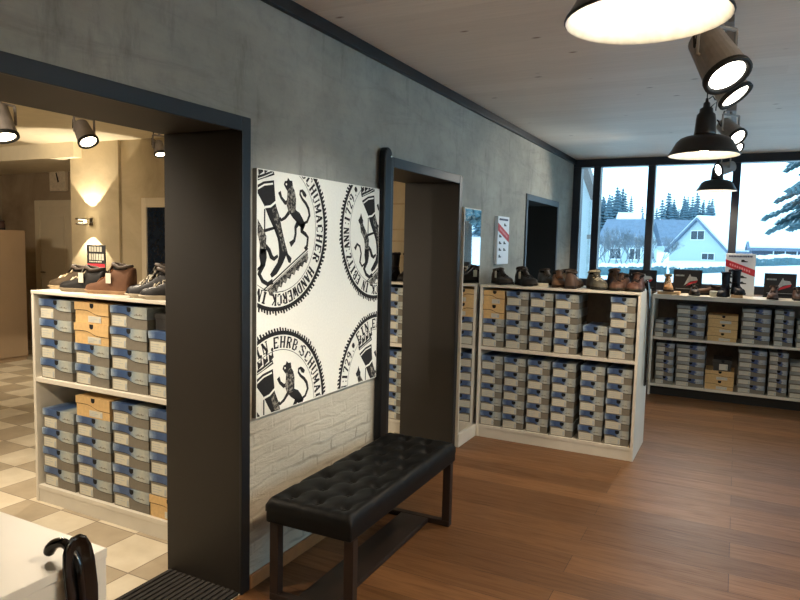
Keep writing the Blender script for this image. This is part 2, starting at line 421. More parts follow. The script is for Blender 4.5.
# ------------------------------------------------------------------ shoeboxes
def wave(w, h, y, n=14, a=.34, b=.53):
    """lower edge of the lid, from left to right, as (x, z)"""
    pts = []
    for i in range(n + 1):
        u = i / n
        s = 1 / (1 + math.exp(-(u - .52) * 16))
        pts.append((-w / 2 + u * w, h - h * (a + (b - a) * s - .05 * math.sin(u * PI) * (1 - s) * .6)))
    return pts

def shoebox_proto(kind, w, h, dp, lidmat):
    body_m = {'blue': M['box_grey'], 'kraft': M['kraft'], 'dark': M['box_dark']}[kind]
    r = empty('shoebox', (0, 0, -50))
    bm = NB(); box(bm, (-w / 2 + .003, .004, 0), (w / 2 - .003, dp - .004, h - .004)); obj('box_body', bm, body_m, r, bevel=.0015)
    bm = NB()
    if kind == 'dark': wv = [(-w / 2, h * .72), (w / 2, h * .72)]
    elif kind == 'kraft': wv = wave(w, h, 0, a=.36, b=.56)
    else: wv = wave(w, h, 0)
    poly = [(-w / 2, h), *wv, (w / 2, h)]
    prism(bm, poly, lambda u, v, q: (u, q, v), .0035)
    box(bm, (-w / 2, .0035, h - .004), (w / 2, dp, h)); box(bm, (-w / 2, .0035, h * .62), (-w / 2 + .003, dp, h - .004)); box(bm, (w / 2 - .003, .0035, h * .45), (w / 2, dp, h - .004))
    obj('lid', bm, lidmat, r)
    bm = NB()       # dark strip standing in for the shadow under the lid's wavy edge
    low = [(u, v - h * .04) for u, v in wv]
    prism(bm, [*wv, *low[::-1]], lambda u, v, q: (u, .0032 + q, v), .0012); obj('lid_edge_shadow', bm, M['lid_shade'], r)
    cx = 0.005
    bm = NB(); c = [(cx + .015 * math.cos(t), h * .86 - .013 * math.sin(t)) for t in [i * PI / 8 for i in range(9)]] + [(cx - .015, h * .985), (cx + .015, h * .985)]
    prism(bm, c, lambda u, v, q: (u, -.0008 + q, v), .001); obj('thumb_hole', bm, M['hole'], r)
    bm = NB()
    if kind == 'blue':
        lx0, lx1, lz0, lz1 = -w * .45, -w * .45 + (.108 if h > .1 else w * .42), h * .06, h * .53
    elif kind == 'kraft':
        lx0, lx1, lz0, lz1 = -w * .10, w * .28, h * .07, h * .38
    else:
        lx0, lx1, lz0, lz1 = -w * .16, w * .30, h * .1, h * .62
    box(bm, (lx0, .0022, lz0), (lx1, .0041, lz1)); lb = obj('sticker', bm, M['card'], r); lb['label'] = 'white paper size sticker'
    bm = NB()
    for i in range(3):
        z = lz0 + (lz1 - lz0) * (.25 + .24 * i)
        box(bm, (lx0 + .006, .0012, z), (lx0 + (lx1 - lx0) * (.45 + .12 * ((i * 2) % 3)), .0023, z + .0028))
    box(bm, (lx1 - .016, .0012, lz0 + .006), (lx1 - .004, .0023, lz0 + (lz1 - lz0) * .7))
    obj('print_lines', bm, M['greyp'], lb)
    if kind == 'blue':
        bm = NB(); x0 = w * .16
        for i in range(5): box(bm, (x0 + i * w * .045, -.0006, h * .62), (x0 + i * w * .045 + w * .03, .0004, h * .66 + (i % 2) * .004))
        obj('lid_print', bm, M['box_grey'], r)
    return r
PROTO = {}
def get_proto(kind, w, h, dp, v):
    key = (kind, w, h, dp, v)
    if key not in PROTO:
        PROTO[key] = (shoebox_proto(kind, w, h, dp, (WIDE_LIDS if h < .1 else LIDS)[v] if kind == 'blue' else (M['kraft'] if kind == 'kraft' else M['box_dark'])), [0])
    return PROTO[key]
def copy_tree(o, parent=None):
    c = o.copy(); COL.objects.link(c)
    c.parent = parent
    for ch in list(o.children): copy_tree(ch, c)
    return c
ORD = ['topmost', 'second from top', 'third from top', 'fourth from top', 'fifth from top', 'sixth from top']
KN = {'blue': 'grey-and-blue shoebox', 'kraft': 'tan cardboard shoebox', 'dark': 'plain charcoal shoebox'}
def put_box(kind, w, h, dp, x, y, z, rz, label, group):
    p, used = get_proto(kind, w, h, dp, random.randrange(4) if kind == 'blue' else 0)
    o = p if not used[0] else copy_tree(p)
    used[0] += 1
    o.location = (x, y, z); o.rotation_euler = (0, 0, rz)
    tag(o, label, 'shoebox', group)
def stack(kinds, x0, x1, y, z, h, dp, stackname, tier, unit, group, jit=.004, w=None):
    """kinds: string from top to bottom, b = blue, k = kraft, d = dark"""
    n = len(kinds); w = w or round(x1 - x0 - .008, 3)
    for i, c in enumerate(kinds):
        kind = {'b': 'blue', 'k': 'kraft', 'd': 'dark'}[c]
        lab = '%s, %s in %s stack, %s tier of %s' % (KN[kind], ORD[i] if n > 1 else 'alone', stackname, tier, unit)
        put_box(kind, w, h, dp, (x0 + x1) / 2 + random.uniform(-jit, jit) * .6, y + random.uniform(0, jit * 2), z + (n - 1 - i) * (h + .0006), random.uniform(-.01, .01), lab, group)
NAMES = ['leftmost', 'second', 'third', 'fourth', 'fifth', 'rightmost']
HB = .113
# unit on the tiled floor
cx = [-1.690, -1.385, -1.09, -.806, -.53]
for i, (u, l) in enumerate((('bbbb', 'bbbb'), ('kkbb', 'kbbbb'), ('bbbb', 'bbbbb'), ('bbb', 'bbbbk'))):
    nm = ['leftmost', 'second', 'third', 'fourth'][i]
    stack(u, cx[i] + .006, cx[i + 1] - .004, 2.345, MID, HB, .33, nm, 'upper', 'tiled-room unit', 'shoeboxes on the unit in the tiled room', w=.275)
    stack(l, cx[i] + .006, cx[i + 1] - .004, 2.345, BOT, HB, .33, nm, 'lower', 'tiled-room unit', 'shoeboxes on the unit in the tiled room', w=.275)
put_box('dark', .26, .085, .30, -.668, 2.39, MID + 3 * (HB + .0006), .03, 'charcoal shoebox lying on top of the fourth stack, upper tier of tiled-room unit', 'shoeboxes on the unit in the tiled room')
# unit beside the mirror
mx = [(.060, .240), (.248, .430), (.440, .622), (.632, .815), (.848, 1.030), (1.038, 1.222)]
for i, (u, l) in enumerate((('kkbb', 'bbbbb'), ('bbbb', 'bbbbb'), ('bbbb', 'bbbbb'), ('bbbb', 'bbbbb'), ('bb', 'bbbbb'), ('bbbb', 'bbbbb'))):
    yy = 4.925 - .006 * (mx[i][0])
    stack(u, *mx[i], yy, MID + .005, HB, .33, NAMES[i], 'upper', 'unit beside mirror', 'shoeboxes on the unit beside the mirror', w=.176)
    stack(l, *mx[i], yy, BOT, HB, .33, NAMES[i], 'lower', 'unit beside mirror', 'shoeboxes on the unit beside the mirror', w=.176)
# long unit under the window (wide flat boxes)
HW = .086
up = [('bb', 1.10, 1.29, .09), ('bbbb', 1.31, 1.59, HW), ('kkk', 1.61, 1.89, .088), ('bbbb', 1.915, 2.175, HW), ('bbbb', 2.20, 2.37, HW), ('bbb', 2.39, 2.66, HW), ('bbbb', 2.68, 2.95, HW)]
lo = [('bbbbb', 1.13, 1.315, HW), ('bbbbb', 1.33, 1.61, HW), ('kk', 1.615, 1.89, .098), ('bbbbb', 1.91, 2.165, HW), ('bbbbb', 2.18, 2.35, HW), ('bbbb', 2.36, 2.62, HW), ('bbbbb', 2.64, 2.91, HW)]
WN = ['leftmost', 'second', 'third', 'fourth', 'fifth', 'sixth', 'seventh']
for i in range(6):
    k, a, b, h = up[i]; stack(k, a, b, 7.35, .625, h, .30, WN[i], 'upper', 'window unit', 'shoeboxes on the unit under the window')
    k, a, b, h = lo[i]; stack(k, a, b, 7.35, .125, h, .30, WN[i], 'lower', 'window unit', 'shoeboxes on the unit under the window')
put_box('dark', .17, .115, .29, 1.77, 7.355, .125 + 2 * (.098 + .0006), .0, 'charcoal shoebox with white sticker on two tan boxes, lower tier of window unit', 'shoeboxes on the unit under the window')
# unit behind the narrow doorway
for i, (a, b, nm) in enumerate(((-.90, -.705, 'left'), (-.70, -.50, 'right'))):
    stack('bbbb', a, b, 4.67, MID, HB, .33, nm, 'upper', 'unit behind black post', 'shoeboxes on the unit behind the narrow doorway', w=.188)
    stack('bbbbb', a, b, 4.67, BOT, HB, .33, nm, 'lower', 'unit behind black post', 'shoeboxes on the unit behind the narrow doorway', w=.188)

# ------------------------------------------------------------------ shoes
def interp(tab, t):
    for (a, va), (b, vb) in zip(tab[:-1], tab[1:]):
        if t <= b:
            q = (t - a) / (b - a) if b > a else 0
            q = q * q * (3 - 2 * q) if False else q
            return va + (vb - va) * q
    return tab[-1][1]
SHM = {}
def shoe_mat(rgb, rough=.55):
    key = (rgb, rough)
    if key not in SHM: SHM[key] = m_leather('shoe_leather_%d' % len(SHM), rgb, rough, .25)
    return SHM[key]
def shoe(loc, rz, label, group, L=.28, W=.10, ankle=.10, rgb=(60, 48, 40), sole=(30, 28, 26), lace=(200, 190, 170), lined=(70, 60, 52), tagcard=0, soleh=.026, laces=True, rough=.55, name='shoe', cat='shoe', cuff=None):
    r = empty(name, loc, rz, label, cat, group)
    wt = [(0, .30), (.06, .36), (.2, .39), (.4, .36), (.55, .42), (.7, .50), (.82, .48), (.92, .38), (1, .16)]
    sb = [(i / 16) for i in range(17)]
    def outline(sc):
        ptsl = [((t - .5) * L, interp(wt, t) * W * sc - .012 * W * (1 if t < .5 else 0)) for t in sb]
        return [(x, y) for x, y in ptsl] + [(x, -y * .94) for x, y in ptsl[::-1]]
    bm = NB(); o = outline(1.08); n = len(o)
    lev = [(0, 1.0), (soleh * .8, 1.02), (soleh, .98)]
    rings = [[bm.verts.new((x * s, y * s, z + (.012 if x > L * .36 and z == 0 else 0))) for x, y in o] for z, s in lev]
    for a, b in zip(rings[:-1], rings[1:]):
        for k in range(n): bm.faces.new((a[k], a[(k + 1) % n], b[(k + 1) % n], b[k]))
    bm.faces.new(rings[0][::-1]); bm.faces.new(rings[-1])
    obj('sole', bm, shoe_mat(sole, .7), r, smooth=False)
    # upper: lofted sections along the length, open at the ankle
    ht = [(0, ankle * .98), (.12, ankle), (.33, ankle * .96), (.42, max(.068, ankle * .80)), (.55, max(.056, ankle * .56)), (.7, .047), (.85, .040), (.95, .030), (1, .012)]
    bm = NB(); NS = 16; A = 10; rows = []
    for i in range(NS + 1):
        t = i / NS; x = (t - .5) * L * (.985); w = interp(wt, t) * W; h = interp(ht, t)
        row = []
        for j in range(A + 1):
            th = PI * j / A
            c, s = math.cos(th), math.sin(th)
            y = math.copysign(abs(c) ** .5, c) * w * (1 - .20 * min(1, h / .1) * s ** 2)
            row.append(bm.verts.new((x - (.012 if t < .3 else 0) * s * (ankle / .12), y, soleh - .004 + h * s ** .75)))
        rows.append(row)
    for a, b in zip(rows[:-1], rows[1:]):
        for j in range(A): bm.faces.new((a[j], a[j + 1], b[j + 1], b[j]))
    bm.faces.new(rows[0]); bm.faces.new(rows[-1][::-1])
    obj('upper', bm, shoe_mat(rgb, rough), r, smooth=True)
    # collar and dark opening
    zc = soleh + ankle * .955; xa = -L * .285
    bm = NB(); pts = [(xa + L * .185 * math.cos(a), W * .33 * math.sin(a), zc + .004 + .010 * (1 if math.cos(a) > .3 else 0) + .004 * math.cos(2 * a)) for a in [i * 2 * PI / 20 for i in range(21)]]
    tube(bm, pts, .009 if ankle > .09 else .007, 6, False); obj('collar', bm, shoe_mat(cuff or lined, .7), r, smooth=True)
    bm = NB(); c0 = [bm.verts.new((xa + L * .18 * math.cos(a), W * .32 * math.sin(a), zc + .003)) for a in [i * 2 * PI / 20 for i in range(20)]]; c1 = [bm.verts.new((v.co.x, v.co.y, zc - .012)) for v in c0]
    bm.faces.new(c0); bm.faces.new(c1[::-1])
    for k in range(20): bm.faces.new((c0[k], c0[(k + 1) % 20], c1[(k + 1) % 20], c1[k]))
    obj('lining', bm, shoe_mat((20, 17, 15), .9), r)
    # tongue
    bm = NB(); tp = [(xa + L * .15, zc + .022), (xa + L * .19, zc + .006), (xa + L * .3, soleh + interp(ht, .5) + .004), (L * .10, soleh + interp(ht, .6) - .003)]
    vs = [[bm.verts.new((x, s * W * (.19 if i < 3 else .12), z)) for s in (-1, 0, 1)] for i, (x, z) in enumerate(tp)]
    for q in vs: q[1].co.z += .005
    for a, b in zip(vs[:-1], vs[1:]):
        for k2 in (0, 1): bm.faces.new((a[k2], a[k2 + 1], b[k2 + 1], b[k2]))
    o2 = obj('tongue', bm, shoe_mat(tuple(int(c * .8) for c in rgb), rough), r, smooth=True); sm = o2.modifiers.new('Solid', 'SOLIDIFY'); sm.thickness = .005
    if laces:
        bm = NB()
        for i in range(5):
            q = i / 4; x = xa + L * .2 + q * (L * .21 + .03); t = x / L + .5; z = soleh + interp(ht, t) + .006; w2 = W * (.20 - .02 * q)
            sgn = 1 if i % 2 else -1
            tube(bm, [(x - .006 * sgn, -w2 * 1.25, z - .012), (x, 0, z + .004), (x + .006 * sgn, w2 * 1.25, z - .012)], .0040, 5)
        obj('lace', bm, shoe_mat(lace, .8), r)
    if tagcard:
        bm = NB(); s = 1 if tagcard > 0 else -1
        box(bm, (xa + L * .14, s * W * .40, soleh + ankle * .30), (xa + L * .14 + .034, s * W * .40 + s * .002, soleh + ankle * .30 + .055)); c = obj('price_tag', bm, M['card'], r); c['label'] = 'white price card'
        bm = NB(); tube(bm, [(xa + L * .18, s * W * .40, soleh + ankle * .3 + .055), (xa + L * .17, s * W * .3, zc + .006)], .001, 4); obj('tag_string', bm, M['card'], r)
    return r
def place(px, y, top): return (px, y, top)
G1 = 'shoes on the unit in the tiled room'
yb = 2.47
shoe((-1.64, 2.52, TOP), PI + .10, 'olive-tan laced sneaker at the left end of the tiled-room shelf top', G1, L=.315, ankle=.105, rgb=(66, 53, 36), sole=(150, 132, 102), lace=(232, 218, 180), soleh=.022)
shoe((-1.435, 2.45, TOP), PI + .14, 'dark grey laced sneaker with white card, in front of the olive-tan sneaker', G1, L=.315, ankle=.11, rgb=(18, 16, 15), sole=(112, 100, 82), lace=(196, 184, 156), tagcard=1, soleh=.022)
shoe((-1.225, 2.46, TOP), PI + .16, 'brown suede ankle boot with white card on the tiled-room shelf top', G1, L=.315, ankle=.135, rgb=(92, 62, 42), sole=(128, 100, 72), lace=(120, 76, 44), tagcard=1, soleh=.02, rough=.8)
shoe((-.965, 2.52, TOP), PI + .35, 'black ankle boot with card, right behind the brown suede boot', G1, L=.29, ankle=.14, rgb=(16, 15, 14), sole=(150, 138, 116), tagcard=1, soleh=.02)
shoe((-.865, 2.44, TOP), PI + .42, 'black pale-toed sneaker in the middle of the row against the dark opening lining', G1, L=.29, ankle=.12, rgb=(18, 15, 16), sole=(160, 148, 126), soleh=.022)
shoe((-.74, 2.42, TOP), PI + .42, 'black pale-edged sneaker rightmost in view, cut off by the dark opening lining', G1, L=.29, ankle=.12, rgb=(20, 17, 16), sole=(160, 148, 126), soleh=.022)
G2 = 'shoes on the unit beside the mirror'
F_ = -PI / 2
T2 = TOP
shoe((.16, 5.08, T2), F_ + .75, 'dark brown hiking shoe with white card at the wall end of the mirror-side unit', G2, ankle=.088, W=.118, rgb=(50, 42, 36), tagcard=-1, laces=True, lace=(40, 34, 30))
shoe((.265, 5.31, T2), F_ + .5, 'black hiking shoe at the back, between the two carded shoes of the mirror-side unit', G2, ankle=.098, W=.118, rgb=(36, 32, 30), lace=(30, 28, 26))
shoe((.36, 5.08, T2), F_ + .75, 'black walking shoe with a large white card, second in the front row', G2, ankle=.088, W=.118, rgb=(34, 31, 29), tagcard=-1, lace=(32, 30, 28))
shoe((.47, 5.31, T2), F_ + .6, 'grey walking shoe at the back, right of the large-carded black shoe', G2, ankle=.088, W=.118, rgb=(84, 78, 72), lace=(60, 56, 52), sole=(50, 48, 46))
shoe((.615, 5.10, T2), F_ + .35, 'tan leather shoe facing forward, midway along the mirror-side unit', G2, ankle=.088, W=.118, rgb=(120, 88, 64), lace=(96, 66, 44), sole=(66, 50, 38))
shoe((.655, 5.34, T2), F_ + .75, 'pale cream-tan shoe half hidden behind the tan leather shoe', G2, ankle=.092, W=.118, rgb=(160, 136, 110), lace=(210, 190, 160), sole=(120, 100, 80))
shoe((.725, 5.07, T2), PI / 2 + .1, 'brown shoe with its tall heel turned to the room, right of the tan shoe', G2, ankle=.098, W=.118, rgb=(84, 64, 52), lace=(70, 50, 40), sole=(44, 36, 30))
shoe((.86, 5.35, T2), F_ + .45, 'reddish brown shoe behind the grey-and-tan trail shoe', G2, ankle=.095, W=.118, rgb=(92, 74, 62), lace=(90, 70, 56))
shoe((.905, 5.10, T2), F_ + .5, 'grey-olive trail shoe with pale collar and laces, in front of the black display board', G2, ankle=.098, W=.118, rgb=(92, 88, 76), lace=(176, 168, 146), cuff=(184, 170, 140), sole=(58, 56, 50))
shoe((1.01, 5.36, T2), F_ + .45, 'dark brown boot standing behind the two low brown shoes', G2, ankle=.11, W=.118, rgb=(66, 48, 38), lace=(52, 40, 32))
shoe((1.075, 5.09, T2), F_ - .15, 'low brown shoe with dark straps, left of the pair at the free end', G2, ankle=.085, W=.112, rgb=(84, 60, 48), cuff=(44, 34, 28), lace=(40, 30, 26), sole=(48, 40, 32))
shoe((1.19, 5.09, T2), F_ - .05, 'low red-brown shoe with dark straps at the very free end of the unit', G2, ankle=.09, W=.115, rgb=(86, 58, 48), cuff=(46, 34, 28), lace=(40, 30, 26), sole=(54, 44, 34))
def card_at(x, y, w, lab):
    bm = NB(); box(bm, (-w / 2, -.02, 0), (w / 2, .02, .004)); vs = box(bm, (-w / 2, .014, .004), (w / 2, .02, .030))
    o = obj('price_card', bm, M['card']); o.location = (x, y, TOP); tag(o, lab, 'price card')
card_at(.245, 5.00, .05, 'small white price card lying before the first dark hiking shoe')
card_at(.495, 5.00, .12, 'wide white price card on the shelf edge before the grey walking shoe')
card_at(.66, 4.99, .05, 'small white price card at the foot of the tan leather shoe')
# window unit top
WT1 = 1.075
def block(x, y, w, d, h, m, lab):
    bm = NB(); box(bm, (-w / 2, -d / 2, 0), (w / 2, d / 2, h)); o = obj('display_block', bm, m, bevel=.003); o.location = (x, y, WT1); tag(o, lab, 'display block')
block(1.22, 7.47, .22, .18, .03, M['oak'], 'light oak display block under the tan boot, left end of window unit')
shoe((1.205, 7.47, WT1 + .03), F_ + .15, 'tan laced boot on an oak block at the left end of the window unit', 'shoes on the window unit', ankle=.14, L=.26, rgb=(176, 130, 84), lace=(228, 206, 170), sole=(90, 62, 42), cuff=(206, 176, 136))
shoe((1.46, 7.50, WT1), F_ + .1, 'dark low shoe in front of the left black display board', 'shoes on the window unit', ankle=.075, rgb=(40, 32, 28), lace=(36, 30, 26))
shoe((1.58, 7.62, WT1), PI + .2, 'brown slip-on lying sideways under the left black display board', 'shoes on the window unit', ankle=.07, rgb=(84, 62, 48), laces=False)
shoe((2.18, 7.48, WT1), F_ - .1, 'brown low shoe in front of the right black display board', 'shoes on the window unit', ankle=.095, rgb=(92, 66, 54), lace=(60, 44, 36), sole=(52, 36, 30))
shoe((2.40, 7.50, WT1), F_ + .1, 'dark brown shoe at the right frame edge on the window unit', 'shoes on the window unit', ankle=.09, rgb=(70, 50, 42), lace=(50, 38, 32))
block(1.645, 7.46, .07, .12, .055, M['card'], 'small white display block left of the black winter boots')
block(1.86, 7.46, .11, .14, .03, M['oak'], 'small oak display block under the right black winter boot')
def boot(loc, rz, lab, grp, L=.22, sh=.16, rgb=(18, 20, 30), sole=(24, 24, 26)):
    r = shoe(loc, rz, lab, grp, L=L, ankle=.085, rgb=rgb, sole=sole, laces=True, lace=(50, 50, 58), name='boot', cat='boot')
    bm = NB(); prof = [(.044, .07), (.040, .10), (.038, .13), (.041, .17), (.044, .085 + sh), (.040, .088 + sh), (.036, .06 + sh)]
    lathe(bm, prof, 18, M=Matrix.Translation((-L * .27, 0, 0)) @ Matrix.Diagonal((1.15, .95, 1, 1)), capb=True)
    obj('shaft', bm, shoe_mat(rgb, .5), r, smooth=True)
    bm = NB(); tube(bm, [(-L * .27 + .048 * math.cos(a), .041 * math.sin(a), .085 + sh + .004 * math.sin(3 * a)) for a in [i * 2 * PI / 18 for i in range(19)]], .010, 6, False); obj('fur_cuff', bm, shoe_mat((26, 28, 40), .95), r, smooth=True)
    return r
boot((1.735, 7.47, WT1), F_ - .25, 'black winter boot, left one of the tall pair before the window sign', 'tall black winter boots by the window')
boot((1.865, 7.47, WT1 + .03), F_ + .35, 'black winter boot, right one of the tall pair, on an oak block', 'tall black winter boots by the window')
# display boards and signs by the window
def board(x, y, z, w, h, lab, seed):
    r = empty('display_board', (x, y, z), 0, lab, 'display board', 'black display boards on the window sill')
    bm = NB(); box(bm, (-w / 2, 0, .012), (w / 2, .012, h)); obj('panel', bm, M['blackp'], r, bevel=.002)
    bm = NB(); box(bm, (-w / 2 - .005, -.03, 0), (w / 2 + .005, .05, .012)); obj('foot', bm, M['blackp'], r)
    bm = NB(); f = lambda u, v, q: (u * w, -.0015 + q, .012 + v * (h - .012))
    prism(bm, [(-.12, .28), (.08, .82), (.12, .70), (.30, .68), (.36, .55), (.10, .48)], f, .0014); obj('swoosh_mark', bm, M['greyp'], r)
    bm = NB(); prism(bm, [(-.05, .26), (.02, .40), (.36, .56), (.32, .44)], f, .0012); obj('red_stripe', bm, M['red'], r)
    bm = NB()
    for i in range(7): prism(bm, [(-.42 + i * .045, .70), (-.42 + i * .045, .77), (-.39 + i * .045, .77), (-.39 + i * .045, .70)], f, .0013)
    prism(bm, [(-.4, .13), (-.4, .15), (.4, .15), (.4, .13)], f, .0013)
    obj('lettering', bm, M['greyp'], r)
    return r
board(1.37, 7.80, 1.075, .29, .255, 'black display board with grey swoosh between tan boot and black boots', 1)
board(2.25, 7.80, 1.075, .29, .25, 'black display board with grey swoosh at the right edge of the window', 2)
board(.90, 7.84, 1.075, .30, .235, 'black display board on the sill behind the mirror-side unit', 3)

def sign(f, W, H, T, lab, loc, rot, shadow=True, rods=False):
    """white sale sign: dark heading, red diagonal band, two columns of little shoes"""
    r = empty('sale_sign', loc, 0, lab, 'sign'); r.rotation_euler = rot
    bm = NB(); box(bm, (-W / 2, 0, 0), (W / 2, T, H)); obj('board', bm, simple('white_sign_board', (230, 232, 236), .4, 0, 10, .02), r, bevel=.002)
    g = lambda u, v, q: (u * W, -.0012 + q, v * H)
    bm = NB(); x = -.40
    rr = random.Random(3)
    while x < .38:
        w = rr.uniform(.028, .05); prism(bm, [(x, .915), (x, .955), (x + w, .955), (x + w, .915)], g, .001); x += w + .014
    obj('heading', bm, M['blueink'], r)
    bm = NB(); prism(bm, [(-.5, .70), (-.5, .86), (.5, .62), (.5, .46)], g, .0011); b = obj('red_band', bm, M['red'], r)
    bm = NB()
    for i in range(9):
        u = -.36 + i * .08; c = .78 - (u + .5) * .24; prism(bm, [(u, c - .025), (u, c + .025), (u + .05, c + .013), (u + .05, c - .037)], lambda u, v, q: (u * W, -.0022 + q, v * H), .0008)
    obj('band_lettering', bm, simple('pale_band_print', (226, 150, 156), .6), b)
    pts = [(-.28, .56), (-.28, .42), (-.28, .28), (-.28, .14), (.12, .42), (.12, .28), (.12, .80)]
    bm = NB()
    for u, v in pts:
        prism(bm, [(u - .10, v), (u - .10, v + .055), (u - .02, v + .06), (u + .03, v + .03), (u + .11, v + .02), (u + .11, v)], g, .001)
    obj('shoe_pictures', bm, M['blackp'], r)
    if rods:
        bm = NB()
        for u in (-.3, .3): tube(bm, [(u * W, T / 2, -.155), (u * W, T / 2, .01)], .003, 6)
        bm2 = bm; obj('rod', bm2, M['steel'], r)
    return r
sign(None, .285, .445, .012, 'white sale sign with red diagonal band standing against the window', (1.875, 7.79, 1.075), (-.0, 0, 0))
sign(None, .30, .41, .03, 'white sale sign with red diagonal stripe hung on the left wall above the shoes', (.031, 5.46, 1.388), (0, 0, PI / 2), rods=False)

# poster card behind the shoes in the tiled room
r = empty('counter_card', (-1.585, 2.655, TOP), 0, 'black and red promotional card standing behind the brown suede boot', 'sign')
bm = NB(); box(bm, (-.08, 0, 0), (.08, .006, .262)); obj('card', bm, M['blackp'], r)
bm = NB(); box(bm, (-.078, -.0012, .09), (.078, .0002, .150)); obj('red_panel', bm, M['red'], r)
bm = NB()
rr = random.Random(5)
for zz, hh in ((.222, .03), (.172, .038), (.158, .008)):
    x = -.06
    while x < .055:
        w = rr.uniform(.010, .02); box(bm, (x, -.0012, zz), (x + w, .0002, zz + hh)); x += w + .006
obj('lettering', bm, M['card'], r)

# boots on the unit behind the narrow doorway
boot((-.705, 4.80, TOP), F_ + .1, 'black boot, left of two behind the black post in the narrow doorway', 'black boots behind the black post', rgb=(22, 19, 18), sh=.14)
boot((-.585, 4.82, TOP), F_ + .1, 'black boot, right of two, beside the dark lining of the narrow doorway', 'black boots behind the black post', rgb=(22, 19, 18), sh=.14)
bm = NB()
for z in (1.42, 1.56, 1.66, 1.88): box(bm, (-2.2, 5.025, z), (-.45, 5.036, z + .012))
struct('trim_2', bm, simple('pale_slat_trim', (170, 150, 116), .6))

